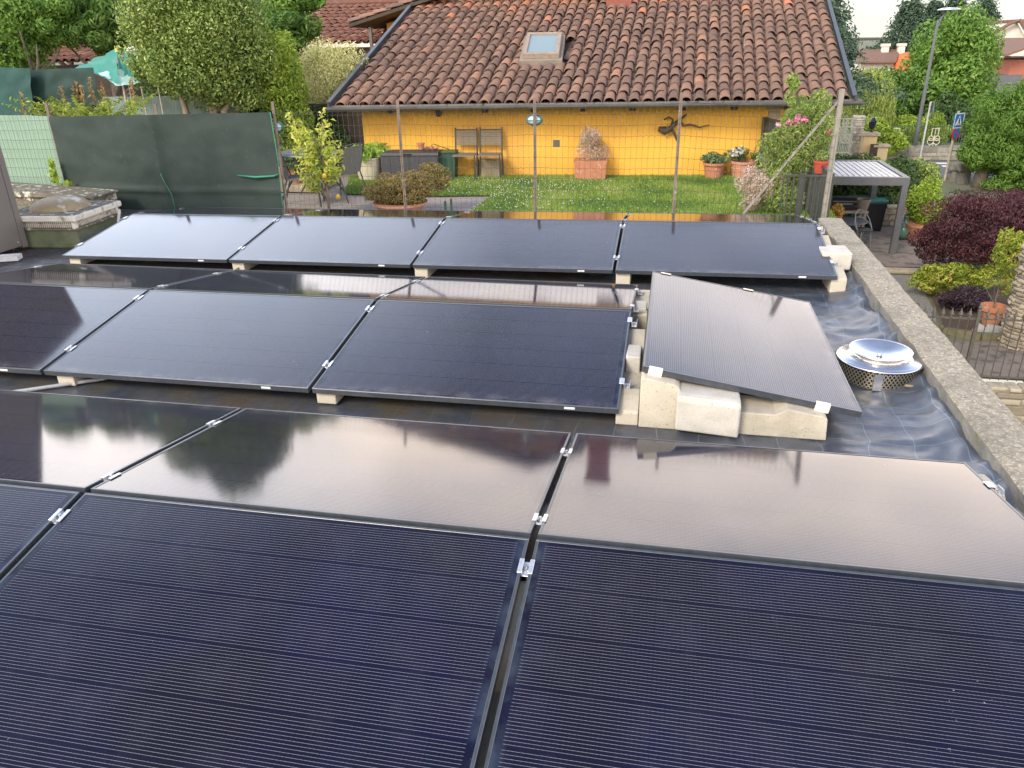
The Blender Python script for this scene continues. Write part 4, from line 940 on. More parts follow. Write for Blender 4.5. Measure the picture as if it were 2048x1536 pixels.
# pots behind the fence post
for k, (u, v, yy, s) in enumerate(((566, 300, 10.8, 1.0), (585, 312, 10.4, .8))):
    p = ctr(u, v, yy); potted('terracotta_pot', ['terracotta pot with green plant behind the post at the right of the dark net', 'smaller terracotta pot beside the garden table'][k], (p[0], yy, LZ+.12), [(0, 0), (.1*s, 0), (.14*s, .2*s), (.155*s, .2*s), (.155*s, .24*s), (.13*s, .24*s), (0, .2*s)], MAT['terra'], [((0, 0, .38*s), (.2*s, .2*s, .2*s), 350, 8, .5)], LEAF['green'], .06, seed=20+k)
f = MB(); p = ctr(580, 318, 10.6); f.b2((p[0]-.5, 10.2, LZ), (p[0]+.6, 11.1, LZ+.119)); tag(f.build('stone_step', MAT['stone'], bevel=.01), 'low stone step carrying the terracotta pots', 'step')
# lemon tree
y = 8.35; c = ctr(645, 310, y)
t = thing('lemon_tree', 'small lemon tree with bright yellow green leaves and a few lemons behind the fence', 'tree', (c[0], y, LZ))
g = np.random.default_rng(12); PP = []; NN = []; AA = []; stem = MB(); stem.tube([(0, 0, -.1), (.01, 0, .35), (-.02, .01, .75), (.05, 0, 1.3)], [.022, .02, .015, .006], 7)
for k in range(46):
    zb = g.uniform(.28, 1.05); az = g.uniform(0, 6.28); out = g.uniform(.16, .46)*(1.05-.35*abs(zb-.6)); up = g.uniform(.14, .42)+(.22 if k % 7 == 0 else 0)
    b0 = np.array([-.02, 0, zb]); e = np.array([math.cos(az)*out, math.sin(az)*out*.85, up]); mid = b0+e*.5+np.array([0, 0, -.05])
    stem.tube([b0, mid, b0+e], [.007, .005, .002], 4, False)
    for s_ in np.linspace(.35, 1.03, 12):
        c_ = b0*(1-s_)**2+2*mid*s_*(1-s_)+(b0+e)*s_**2
        for _ in range(2): o_ = g.normal(0, 1, 3); o_ /= np.linalg.norm(o_); PP.append(c_+o_*.045); NN.append(o_*.6+np.array([0, -.3, .8])); AA.append(min(1, max(0, .2+.55*s_+g.normal(0, .18))))
foliage('crown', [(np.array(PP), np.array(NN), np.array(AA))], LEAF['lemon'], t, .10, .36, .1, .5, 12)
stem.build('trunk', MAT['barkpale'], t, smooth=True)
MAT['lemon'] = M('lemon_skin', (.75, .48, .02), rough=.45)
for k, (u, v) in enumerate(((676, 394), (616, 330), (649, 352))):
    p = aty(u, v, y-.22); m = MB().lathe([(0, -.045), (.012, -.038), (.03, -.018), (.033, .004), (.024, .028), (.01, .038), (0, .042)], n=10).build('lemon', MAT['lemon'], smooth=True); m.location = p; att(m, t)
# azalea in a wide bowl
y = 8.6; c = ctr(800, 395, y)
t = thing('azalea_bush', 'wide brownish green azalea bush in a shallow terracotta bowl behind the fence', 'potted plant', (c[0], y, LZ))
foliage('foliage', [blob_points((0, 0, .36), (.60, .44, .30), 13000, 30, .36, 61, zmin=-.8), blob_points((.42, .25, .50), (.42, .3, .20), 4000, 16, .36, 62), blob_points((-.3, -.1, .3), (.35, .3, .2), 2500, 12, .4, 63)], LEAF['azalea'], t, .036, .5, .1, .9, 60)
pot([(0, 0), (.25, 0), (.33, .10), (.385, .16), (.40, .16), (.40, .19), (.37, .19), (0, .15)]).build('bowl', MAT['terrapale'], t)
for u in (890, 902):
    p = aty(u, 402, 8.75); tag(MB().b2((p[0]-.014, 8.74, LZ), (p[0]+.014, 8.768, p[2]+(.03 if u > 895 else -.0))).build('stake', MAT['bingreen']), 'short green stake on the paving right of the azalea, ' + ('taller one' if u > 895 else 'shorter one'), 'stake', 'green stakes')
# garden table and chairs
t = thing('garden_table', 'grey metal garden table behind the lemon tree', 'table', (ctr(615, 330, 9.6)[0], 9.7, LZ))
f = MB(); f.b2((-.55, -.42, .70), (.5, .42, .725)); f.build('table_top', M('table_metal', (.20, .23, .25), (.15, .17, .19), .35, 5), t, bevel=.006)
for sx_ in (-1, 1):
    for sy in (-1, 1): f = MB(); f.tube([(sx_*.1, sy*.36, .70), (-sx_*.42, sy*.36, 0)], .013, 6); f.build('leg', MAT['greymetal'], t)
MAT['sling'] = M('sling_fabric', (.15, .155, .14), (.12, .125, .115), .8, 30)
def sling_chair(x, y, rz, label):
    t = thing('sling_chair', label, 'chair', (x, y, LZ), 'chairs around the garden table', rz)
    f = MB(); f.b2((-.24, -.22, .42), (.24, .24, .435)); f.build('seat', MAT['sling'], t)
    f = MB(); f.prism([(.24, .44), (.252, .44), (.35, .84), (.345, .84)], (.46, 0, 0), (-.23, 0, 0), (0, 1, 0), (0, 0, 1)); f.build('backrest', MAT['sling'], t)
    for s in (-1, 1):
        f = MB(); f.tube([(s*.25, -.25, 0), (s*.26, -.23, .62), (s*.26, -.1, .66), (s*.26, .27, .64)], .012, 6); f.build('leg', MAT['greymetal'], t)
        f = MB(); f.tube([(s*.25, .36, 0), (s*.25, .22, .43), (s*.24, .36, .86)], .012, 6); f.build('leg', MAT['greymetal'], t)
    f = MB(); f.tube([(-.24, .36, .86), (0, .375, .88), (.24, .36, .86)], .012, 6); f.build('top_rail', MAT['greymetal'], t); return t
p = ctr(684, 395, 9.7); sling_chair(p[0], 9.7, -1.9, 'dark sling chair at the right of the garden table, back turned to the lawn')
p = ctr(612, 398, 9.15); sling_chair(p[0], 9.15, 1.9, 'dark sling chair in front of the garden table, half hidden by the lemon tree')
# vine at the left corner
p = ctr(118, 370, 6.56); t = thing('ivy_vine', 'bright green vine climbing the corner of the mint net', 'plant', (p[0], 6.58, FLOOR))
bp_ = [blob_points((ctr(u, v, 6.58)[0]-p[0], 0, ctr(u, v, 6.58)[2]-FLOOR), (rx, .05, rz_), n_, 6, .5, 70+i) for i, (u, v, rx, rz_, n_) in enumerate(((104, 332, .07, .10, 26), (110, 355, .09, .10, 40), (114, 378, .14, .09, 70), (88, 388, .18, .05, 70), (136, 372, .07, .10, 30)))]
foliage('leaves', bp_, LEAF['yellowgreen'], t, .07, .7, .4, .5, 70)
MB().tube([(0, 0, 0), (-.03, 0, .2), (-.05, .02, .45)], .006, 5).build('stem', MAT['bark'], t)
# ------------------------------------------------------------------ right side of the garden
y = 9.3; c = ctr(1565, 330, y)
t = plant('oleander_bush', 'tall loose green oleander bush with pink flowers at the right end of the lawn', 'bush', (c[0], y, LZ),
      [((-.02, 0, .42), (.50, .42, .42), 7500, 26, .34), ((.16, 0, .92), (.48, .42, .42), 7500, 26, .34), ((.20, .05, 1.36), (.36, .3, .34), 3600, 16, .36), ((.42, 0, 1.05), (.32, .3, .30), 2600, 14, .38), ((.0, 0, 1.62), (.16, .15, .2), 600, 9, .34), ((-.22, 0, .82), (.22, .2, .35), 600, 11, .28)], LEAF['oleander'], .062, (.8, .03, dict(forks=6)), seed=9, aspect=.24, jit=.9)
fl_ = [blob_points((aty(u, v, y-.2)[0]-c[0], -.2, aty(u, v, y-.2)[2]-LZ), (.05, .05, .045), 26, 4, .5, 90+i) for i, (u, v) in enumerate(((1608, 240), (1598, 234), (1634, 276), (1578, 246), (1556, 250), (1592, 246), (1582, 272), (1660, 262)))]
[foliage('flower_cluster', [q], LEAF['pink'], t, .05, .8, 0, 1, 91+i) for i, q in enumerate(fl_)]
fl_ = [blob_points((aty(u, v, y-.2)[0]-c[0], -.2, aty(u, v, y-.2)[2]-LZ), (.07, .06, .05), 26, 4, .5, 190+i) for i, (u, v) in enumerate(((1562, 228), (1572, 226), (1556, 236)))]
c = ctr(1500, 385, 9.15); plant('heather_bush', 'low rounded dusty pink flowering bush at the right edge of the lawn', 'bush', (c[0], 9.15, LZ), [((0, 0, .34), (.34, .32, .32), 5200, 26, .30), ((.22, .0, .50), (.24, .24, .18), 1800, 12, .36)], LEAF['pinkish'], .034, (.25, .02), seed=12, jit=.9, aspect=.4)
# slatted gate panel at the house corner
a = H(7.28, -.03, LZ); b_ = H(7.62, -1.55, LZ); t = thing('slatted_gate', 'grey slatted metal gate panel standing out from the right end of the yellow wall', 'gate', a)
d = (b_-a); L = d.length; d.normalize(); zt = .43-LZ
f = MB(); f.beam(Vector((0, 0, zt)), d*L+Vector((0, 0, zt)), .04, .035); f.beam(Vector((0, 0, .06)), d*L+Vector((0, 0, .06)), .04, .035); f.b2((-.03, -.03, 0), (.03, .03, zt+.02)); e_ = d*L; f.b2((e_.x-.02, e_.y-.02, 0), (e_.x+.02, e_.y+.02, zt+.02)); f.build('frame', MAT['greymetal'], t)
f = MB()
for i in range(1, 22): q = d*(L*i/22); f.box((q.x, q.y, zt/2+.03), (.012, .046, zt-.1), Matrix.Rotation(math.atan2(d.y, d.x)-R(90)+.35, 3, 'Z'))
f.build('slats', MAT['greymetal'], t)
# railing at the garden corner
t = thing('metal_railing', 'grey metal bar railing at the garden corner beside the pergola', 'railing', (3.6, 7.75, LZ))
ya = 7.75; xr_ = aty(1657, 400, ya)[0]; zt = aty(1658, 352, ya)[2]; xl_ = aty(1560, 420, ya)[0]
f = MB(); f.beam((xl_, ya, zt), (xr_, ya, zt), .03, .02); f.beam((xl_, ya, LZ+.06), (xr_, ya, LZ+.06), .03, .02)
f.beam((xr_, ya, zt+.004), (xr_+.05, ya+2.2, zt+.004), .035, .02); f.beam((xr_, ya, LZ+.061), (xr_+.05, ya+2.2, LZ+.061), .03, .02); att(f.build('rails', MAT['greymetal']), t)
f = MB(); n_ = int((xr_-xl_)/.058)
for i in range(n_+1): x = xl_+(xr_-xl_)*i/n_; f.b2((x-.008, ya-.006, LZ), (x+.008, ya+.006, zt))
for i in range(1, 36): k = i/36; f.b2((xr_+.05*k-.006, ya+2.2*k-.008, LZ), (xr_+.05*k+.006, ya+2.2*k+.008, zt))
att(f.build('bars', MAT['greymetal']), t)
f = MB(); f.b2((xr_-.025, ya-.025, LZ-.2), (xr_+.025, ya+.025, zt+.03)); att(f.build('railing_post', MAT['greymetal']), t)
f = MB(); x = aty(1598, 400, ya)[0]; f.b2((x-.025, ya-.025, LZ-.2), (x+.025, ya+.025, zt+.02)); att(f.build('railing_post', MAT['greymetal']), t)
MAT['redpot'] = M('red_planter', (.42, .06, .03), (.35, .05, .025), .5, 12)
p = aty(1652, 330, 8.6)
t = potted('balcony_planter', 'bright red orange planter hung behind the railing corner', (p[0]-.06, 8.6, p[2]-.1), [(0, 0), (.07, 0), (.09, .13), (.1, .13), (.1, .155), (.085, .155), (0, .13)], MAT['redpot'], [((0, 0, .19), (.12, .12, .06), 160, 6, .5)], LEAF['variegated'], .04, seed=33)
# ------------------------------------------------------------------ the lower ground on the right
GZ = -2.8
MAT['ground'] = M('dry_ground', (.16, .15, .10), (.10, .11, .06), .95, .8, c3=(.06, .10, .03), s3=.5, lo3=.5, hi3=.65)
FENY = 9.0
gm = MB(); X0, X1 = 4.0, 400
gm.add([(-400, 60.01, GZ), (X0, 60.01, GZ), (X0, FENY, GZ), (X1, FENY, GZ), (X1, 900, GZ), (-400, 900, GZ)], [(0, 1, 2, 3, 4, 5)])
gm.add([(-400, -60, -3.45), (X1, -60, -3.45), (X1, FENY+.2, -3.45), (-400, FENY+.2, -3.45)], [(0, 1, 2, 3)])
tag(gm.build('ground', MAT['ground']), 'lower ground beyond the roof with gardens and road', kind='structure')
G = lambda u, v, z=GZ: atz(u, v, z)
MAT['terrace'] = M('brown_paving', (.23, .19, .155), (.16, .135, .11), .9, 5, bump=.3, bscale=20, c3=(.10, .085, .07), s3=5, lo3=.55, hi3=.62)
MAT['gravel'] = M('grey_gravel', (.26, .25, .23), (.15, .145, .135), .95, 40, bump=.8, bscale=60, c3=(.42, .41, .38), s3=70, lo3=.58, hi3=.66)
MAT['asphalt'] = M('asphalt', (.13, .13, .135), (.10, .10, .105), .9, 3, bump=.2, bscale=80)
MAT['paint'] = M('road_paint', (.70, .70, .68), (.6, .6, .58), .8, 5)
MAT['mulch'] = M('bark_mulch', (.10, .065, .045), (.05, .035, .025), 1, 40, bump=.8, bscale=60)
def flat(name, pts, z, mat, label):
    f = MB(); p = [(q[0], q[1], z) for q in pts]; f.add(p, [tuple(range(len(p)))]); return tag(f.build(name, mat), label, kind='structure')
flat('terrace_paving', [(4.05, 14.55, 0), (7.4, 14.7, 0), (9.4, 16, 0), (9.4, 19.5, 0), (4.05, 19.5, 0)], GZ+.10, MAT['terrace'], 'brown stone paving under the pergola')
f = MB(); f.b2((4.05, 14.45, GZ), (7.45, 14.72, GZ+.085)); tag(f.build('terrace_step', MAT['stone'], bevel=.03), 'low rough stone step at the edge of the pergola paving', 'step')
flat('gravel_path', [(4.05, 9.02, 0), (6.2, 9.02, 0), (6.9, 12.0, 0), (7.2, 14.4, 0), (4.05, 14.4, 0)], GZ+.006, MAT['gravel'], 'grey gravel path below the parapet')
flat('yard_paving', [(5.9, 9.03, 0), (12, 9.03, 0), (12, 10.7, 0), (7.4, 10.6, 0), (6.5, 10.4, 0)], GZ+.011, MAT['terrace'], 'brown paving behind the iron fence')
flat('mulch_bed', [(6.75, 10.75, 0), (8.2, 10.95, 0), (12, 11.2, 0), (12, 14, 0), (7.2, 13.6, 0)], GZ+.016, MAT['mulch'], 'dark bark mulch bed with the terracotta pot')
f = MB(); pts = [(6.4, 11.6), (6.7, 10.85), (7.2, 10.66), (9.5, 10.75)]
for a, b_ in zip(pts, pts[1:]): f.beam((a[0], a[1], GZ+.05), (b_[0], b_[1], GZ+.05), .10, .13)
tag(f.build('bed_edging', M('mossy_edging', (.16, .14, .08), (.10, .10, .05), .95, 9)), 'mossy stone edging of the mulch bed', 'edging')
flat('road', [(8.5, 27.0, 0), (60, 27.0, 0), (60, 31.2, 0), (8.5, 31.2, 0)], GZ+.012, MAT['asphalt'], 'grey asphalt road beyond the gardens')
for k in range(4): flat('crosswalk_stripe', [(12.0, 28.0+k*.75, 0), (13.3, 28.0+k*.75, 0), (13.4, 28.42+k*.75, 0), (12.05, 28.42+k*.75, 0)], GZ+.017, MAT['paint'], 'white crosswalk stripe on the road')
# ---- iron fence with spear tips on a low stone wall
def stonewall(name, label, p0, p1, z0, z1, th, bs=.26, bh=.12, seed=1, c=(.40, .35, .26)):
    g = random.Random(seed); p0, p1 = Vector((p0[0], p0[1], 0)), Vector((p1[0], p1[1], 0)); d = (p1-p0); L = d.length; d.normalize(); rot = Matrix.Rotation(math.atan2(d.y, d.x), 3, 'Z')
    mn = 'stone_'+name
    f = MB(); z = z0
    while z < z1-.01:
        h = min(bh*g.uniform(.7, 1.3), z1-z); s = -g.random()*bs*.5
        while s < L:
            w = bs*g.uniform(.5, 1.5); a0, a1 = max(0, s), min(L, s+w)
            if a1-a0 > .02:
                c_ = p0+d*(a0+a1)/2; f.box((c_.x, c_.y, z+h/2), (a1-a0-bh*.16, th+g.uniform(-.03, .03), h-bh*.14), rot)
            s += w
        z += h
    c_ = p0+d*L/2; f.box((c_.x, c_.y, (z0+z1)/2-.01), (L-.01, th-.06, z1-z0-.03), rot, )
    mt = stonemat(mn, c)
    return tag(f.build(name, mt, bevel=.012, seg=1, attr=True), label, 'wall')
def stonemat(n, c):
    m, nt, b = nodes(n); at = N(nt, 'ShaderNodeAttribute', attribute_name='v')
    col = ramp(nt, at.outputs['Fac'], [(0, tuple(x*.55 for x in c)), (.5, tuple(x*.85 for x in c)), (1, tuple(x*1.15 for x in c))])
    col = mixc(nt, ramp(nt, noi(nt, 6, 5), [(.45, (0, 0, 0)), (.7, (.6, .6, .6))]), col, (.13, .12, .09))
    nt.links.new(col, b.inputs['Base Color']); b.inputs['Roughness'].default_value = .95
    bp = N(nt, 'ShaderNodeBump', i_Strength=.6, i_Distance=.03); nt.links.new(noi(nt, 20, 4), bp.inputs['Height']); nt.links.new(bp.outputs[0], b.inputs['Normal']); return m
stonewall('stone_wall', 'low rough stone wall carrying the iron fence with spear tips', (4.05, FENY-.12), (14, FENY-.2), -3.45, GZ-.01, .24, .3, .13, 4)
MAT['iron'] = M('wrought_iron', (.12, .105, .09), (.085, .075, .065), .6, 20, metal=.3)
zt, zb = aty(1960, 638, FENY)[2], aty(1960, 756, FENY)[2]+.03; ztip = aty(1910, 615, FENY)[2]
t = thing('iron_fence', 'brown wrought iron fence with spear tips on the low stone wall at the right', 'fence', (6.6, FENY, GZ))
f = MB(); f.b2((4.3, FENY-.008, zt-.012), (14, FENY+.008, zt+.012)); f.b2((4.3, FENY-.008, zb-.012), (14, FENY+.008, zb+.012)); att(f.build('rails', MAT['iron']), t)
px0 = aty(1943, 690, FENY)[0]; sp = aty(1900, 640, FENY)[0]-aty(1882, 640, FENY)[0]
for i in range(-18, 34):
    x = px0+i*sp
    if abs(i) % 7 == 0 and i % 7 == 0: continue
    f = MB(); f.tube([(x, FENY, GZ-.01), (x, FENY, zt+.02)], .0075, 6)
    f.lathe([(.0, ztip-zt+.012), (.010, ztip-zt-.03), (.036, ztip-zt-.095), (.020, .055), (.010, .04), (.022, .022), (.022, .01)], (x, FENY, zt), 6); att(f.build('bar', MAT['iron']), t)
for i in (-14, -7, 0, 7, 14): x = px0+i*sp; f = MB(); f.b2((x-.022, FENY-.022, GZ-.02), (x+.022, FENY+.022, ztip-.02)); f.lathe([(0, .07), (.02, .06), (.03, .035), (.02, .01), (.026, 0)], (x, FENY, ztip-.02), 10); att(f.build('fence_post', MAT['iron']), t)
# ---- shaggy stone pillar
p = G(2046, 690); g = random.Random(3)
f = MB()
for k in range(26):
    z = GZ+k*.062
    for a in range(11):
        an = a*.571+k*.31+g.uniform(-.1, .1); r = .27+g.uniform(-.02, .04); c_, s_ = math.cos(an), math.sin(an)
        f.box((p[0]+c_*r, p[1]+s_*r, z+.02), (.12, .17, .045), Matrix.Rotation(an, 3, 'Z') @ Matrix.Rotation(.45+g.uniform(-.15, .15), 3, 'Y'))
f.lathe([(.25, 0), (.25, 1.66), (0, 1.66)], (p[0], p[1], GZ), 12)
tag(f.build('stone_pillar', stonemat('pillar_stone', (.42, .36, .27)), bevel=.006, seg=1, attr=True), 'thick round pillar of overlapping rough stones at the right photo edge', 'pillar')
# ---- shrubs and pots of the lower garden
c = aty(1992, 470, 13.6)
plant('red_maple', 'wide dark red maple bush with fine cut leaves at the right', 'tree', (c[0], 13.6, GZ), [((-.05, 0, c[2]-GZ+.08), (1.55, 1.2, .88), 34000, 50, .30, -.6), ((.9, .2, c[2]-GZ+.25), (1.0, .9, .75), 12000, 24, .34, -.5), ((-.95, 0, c[2]-GZ-.20), (.62, .6, .55), 8000, 18, .36, -.6)], LEAF['maple'], .056, (1.3, .07, dict(forks=6)), seed=21, aspect=.42, droop=1.2, jit=.5)
c = aty(1885, 568, 12.9); plant('spirea_bush', 'low yellow green bush with orange pink tips below the red maple', 'bush', (c[0], 12.9, GZ), [((0, 0, .36), (.62, .45, .36), 4200, 24, .32), ((.55, .2, .42), (.5, .4, .36), 2600, 16, .34)], LEAF['orangebush'], .075, (.3, .02), seed=22, aspect=.4)
c = aty(1930, 600, 12.1); plant('purple_bush', 'small dark purple leaved bush behind the iron fence', 'bush', (c[0], 12.1, GZ), [((0, 0, .26), (.50, .38, .30), 3600, 20, .34)], LEAF['purple'], .06, (.2, .02), seed=23)
c = aty(1996, 560, 11.4)
t = thing('potted_tree', 'thin young tree with yellow green leaves in a terracotta pot by the stone pillar', 'potted plant', (c[0]-.04, 11.2, GZ))
foliage('foliage', [blob_points((0, 0, 1.28), (.30, .3, .42), 800, 14, .36, 88), blob_points((.1, 0, .9), (.32, .3, .3), 450, 10, .36, 89)], LEAF['orangebush'], t, .085, .32, .5, .8, 24)
trunk_mb(1.2, .012, 7, 6, .03, .2, .2).build('trunk', MAT['bark'], t); pot([(0, .08), (.12, .08), (.17, .34), (.2, .34), (.2, .42), (.17, .42), (.16, .36), (0, .35)]).build('pot', MAT['terra'], t)
g = random.Random(5)
for k in range(4):
    o = MB().box((0, 0, 0), (.26-.03*k, .05, .17)).build('stone_slab', M('grey_slab', (.36, .36, .35), (.27, .27, .26), .9, 9), bevel=.01) if k == 0 else None
    if k == 0: sl0 = o
    else: o = sl0.copy(); COL.objects.link(o)
    o.location = (c[0]-.28+.2*k, 10.86+.03*k, GZ+.09); o.rotation_euler = (-.5+.15*k, .5-.3*k, .3*k)
    tag(o, ['largest grey stone slab leaning on the terracotta pot, leftmost', 'grey stone slab leaning in front of the terracotta pot', 'grey stone slab lying right of the terracotta pot', 'small grey stone slab tucked beside the stone pillar'][k], 'stone', 'grey stone slabs by the pot')
c = aty(1848, 410, 17.6); plant('golden_shrub', 'golden yellow green shrub right of the pergola post', 'bush', (c[0], 17.6, GZ), [((0, 0, c[2]-GZ), (.62, .6, .60), 5200, 24, .34), ((.2, 0, .45), (.55, .5, .5), 2500, 14, .36)], LEAF['orangebush'] if False else LEAF['yellowgreen'], .08, (.6, .03), seed=26)
c = aty(1838, 362, 19.6); plant('variegated_bush', 'variegated green and cream bush behind the golden shrub', 'bush', (c[0], 19.8, GZ), [((0, 0, c[2]-GZ), (.70, .6, .55), 5200, 24, .34), ((0, 0, .9), (.7, .6, .8), 3500, 18, .36)], LEAF['variegated'], .09, (.8, .03), seed=27)
c = aty(1760, 320, 24.0); plant('low_hedge', 'low clipped light green hedge behind the pergola roof', 'hedge', (c[0]-.6, 23.5, GZ), [((0, 0, c[2]-GZ-.2), (1.35, .5, .42), 5000, 30, .28), ((0, 0, .5), (1.3, .4, .6), 3000, 20, .3)], LEAF['variegated'], .10, (.6, .03), seed=28)
y = 19.2; c = aty(1730, 400, y)
t = thing('dark_hedge', 'tall dark ivy like hedge behind the pergola', 'hedge', (c[0], y, GZ))
foliage('leaves', [blob_points((-.5, .0, 1.0), (1.0, .35, 1.05), 6500, 30, .3, 33), blob_points((.65, .0, 1.0), (.7, .35, .95), 5200, 24, .32, 34)], LEAF['dark'], t, .10, .6, .3, .6, 29)
f = MB(); [f.tube([(x_, .05, 0), (x_+.1, .02, .8), (x_-.05, .06, 1.5)], .035, 6) for x_ in (-1.2, -.7, -.2, .3, .8)]; f.build('stems', MAT['bark'], t)
stonewall('stone_wall', 'short rough stone wall under the dark hedge behind the green bins', (5.9, 18.65), (8.2, 18.75), GZ+.1, GZ+.62, .22, .26, .12, 6)
# ---- pergola
MAT['perg'] = M('anthracite_aluminium', (.12, .125, .13), (.10, .105, .11), .45, 10)
MAT['louver'] = M('white_louvers', (.66, .67, .66), (.56, .57, .57), .5, 6)
yF = 15.63; zP = aty(1815, 357, yF)[2]; A = atz(1660, 352, zP); B = atz(1826, 357, zP); Cc = atz(1767, 320, zP); D = atz(1688, 320, zP)
xF0, xF1, yN, yB_ = A[0]-1.0, B[0]-.02, (A[1]+B[1])/2, (Cc[1]+D[1])/2
t = thing('pergola', 'grey metal pergola with white slatted roof over the paved terrace', 'pergola', ((xF0+xF1)/2, (yN+yB_)/2, GZ))
bh = .17
f = MB(); f.b2((xF0, yN, zP-bh), (xF1, yN+.12, zP)); f.b2((xF0, yB_-.12, zP-bh), (xF1, yB_, zP)); f.b2((xF0, yN+.12, zP-bh), (xF0+.12, yB_-.12, zP)); f.b2((xF1-.12, yN+.12, zP-bh), (xF1, yB_-.12, zP)); att(f.build('beams', MAT['perg']), t)
n_ = 20
for i in range(n_):
    x = xF0+.13+(xF1-xF0-.26)*(i+.5)/n_; w = (xF1-xF0-.26)/n_; f = MB(); f.box((x, (yN+yB_)/2, zP-.03), (w*.88, yB_-yN-.26, .03), Matrix.Rotation(.12, 3, 'Y')); att(f.build('louver', MAT['louver']), t)
for x, y in ((xF1-.07, yN+.065), (xF1-.07, yB_-.065), (xF0+.07, yN+.065), (xF0+.07, yB_-.065)):
    f = MB(); f.b2((x-.062, y-.062, GZ), (x+.062, y+.062, zP-bh-.001)); att(f.build('pergola_post', MAT['perg']), t)
# ---- things under the pergola
TZ = GZ+.10
def at_t(u, v): return atz(u, v, TZ)
p = aty(1695, 418, 17.4)
t = thing('work_shelf', 'pale wooden shelf table under the pergola carrying the barbecue', 'table', (p[0], 17.4, TZ))
zt = p[2]-TZ; f = MB(); f.b2((-.55, -.28, zt-.05), (.42, .28, zt)); f.build('table_top', MAT['frwood'], t, bevel=.01)
for x in (-.5, .36): f = MB(); f.b2((x-.03, -.24, 0), (x+.03, -.18, zt-.051)); f.build('leg', MAT['frwood'], t); f = MB(); f.b2((x-.03, .18, 0), (x+.03, .24, zt-.051)); f.build('leg', MAT['frwood'], t)
b_ = thing('barbecue', 'black lidded barbecue on the wooden shelf under the pergola', 'barbecue', (p[0]-.12, 17.42, p[2]))
MAT['black'] = M('black_enamel', (.015, .016, .02), rough=.3)
f = MB(); f.b2((-.28, -.2, .02), (.28, .2, .13)); f.build('base', MAT['black'], b_, bevel=.02); f = MB(); f.prism([(-.2, .132), (.2, .132), (.2, .22), (.12, .29), (-.12, .29), (-.2, .22)], (.56, 0, 0), (-.28, 0, 0), (0, 1, 0)); f.build('lid', MAT['black'], b_, bevel=.02)
f = MB(); f.tube([(-.16, -.2, .15), (-.16, -.245, .16), (.16, -.245, .16), (.16, -.2, .15)], .012, 6); f.build('handle', MAT['alu'], b_)
tag(pot([(0, 0), (.12, 0), (.17, .2), (.18, .2), (.18, .24), (.15, .24), (.14, .2), (0, .18)], 18).build('empty_pot', M('grey_clay', (.22, .19, .15), rough=.9), loc=(p[0]+.32, 17.42, p[2])), 'large empty grey clay pot beside the barbecue', 'pot')
p = aty(1703, 443, 16.6); t = thing('round_table', 'round dark grey garden table under the pergola', 'table', (p[0]-.08, 16.7, TZ))
zt = p[2]-TZ; MB().lathe([(0, zt), (.44, zt), (.45, zt-.015), (.43, zt-.03), (0, zt-.03)], n=32).build('table_top', MAT['perg'], t); MB().lathe([(.04, zt-.031), (.035, .05), (.22, .02), (.22, 0)], n=14).build('pedestal', MAT['perg'], t)
p = aty(1676, 440, 16.3); potted('table_plant', 'ochre leaved plant in a small pot on the round table', (p[0], 16.42, TZ+zt+.001), [(0, 0), (.07, 0), (.1, .14), (.11, .14), (.11, .17), (0, .15)], MAT['terra'], [((0, 0, .26), (.18, .16, .15), 320, 8, .45)], leafmat('ochre', [(0, (.30, .20, .04)), (1, (.50, .36, .08))]), .09, seed=41)
p = at_t(1722, 500); t = thing('wire_chair', 'light grey wire garden chair with curved back under the pergola', 'chair', (p[0], 16.2, TZ), rz=.5)
f = MB(); f.lathe([(0, .44), (.2, .44), (.215, .435), (.2, .425)], n=20); f.build('seat', MAT['greymetal'], t)
MAT['chairgrey'] = M('grey_tube', (.22, .24, .23), rough=.5)
for a in (.8, 2.3, 3.9, 5.4): f = MB(); f.tube([(.17*math.cos(a), .17*math.sin(a), .43), (.23*math.cos(a), .23*math.sin(a), 0)], .011, 6); f.build('leg', MAT['chairgrey'], t)
f = MB(); f.tube([(.2*math.cos(a), .2*math.sin(a), .44+.40*math.sin((a+.3)/3.74*math.pi)) for a in np.linspace(-.3, 3.44, 14)], .012, 6); f.tube([(.205*math.cos(a), .205*math.sin(a), .44+.24*math.sin((a+.3)/3.74*math.pi)) for a in np.linspace(-.3, 3.44, 14)], .009, 6); f.build('backrest', MAT['chairgrey'], t)
for u, v, lb, lc, hh_ in ((1714, 463, 'tall green plastic bin behind the round table', 'bingreen', .75), (1750, 466, 'black bin with a green lid beside the pergola post', 'black', .70)):
    p = at_t(u, v); t = thing('garden_bin', lb, 'bin', (p[0], 18.2, TZ), 'bins under the pergola')
    f = MB(); f.prism([(-.17, 0), (.17, 0), (.22, hh_), (-.22, hh_)], (0, .42, 0), (0, -.21, 0)); f.build('body', MAT[lc], t, bevel=.02); f = MB(); f.b2((-.235, -.23, hh_+.001), (.235, .23, hh_+.05)); f.build('lid', M('teal_lid', (.03, .22, .15), rough=.5) if lc == 'black' else MAT['bingreen'], t, bevel=.015)
p = at_t(1806, 478); MAT['demij'] = M('green_glass', (.12, .22, .17), (.10, .18, .14), .1); tag(MB().lathe([(0, 0), (.14, .01), (.2, .12), (.2, .22), (.13, .34), (.04, .40), (.035, .50), (.045, .5), (.045, .53), (0, .53)], n=20).build('demijohn', MAT['demij'], smooth=True, loc=(p[0], 17.3, TZ)), 'round green glass demijohn behind the right pergola post', 'bottle')
p = at_t(1832, 482); tag(pot([(0, 0), (.18, 0), (.25, .32), (.27, .32), (.27, .38), (.23, .38), (0, .34)]).build('terracotta_pot', MAT['terra'], loc=(p[0], 17.2, TZ)), 'terracotta pot under the golden shrub beside the demijohn', 'pot')
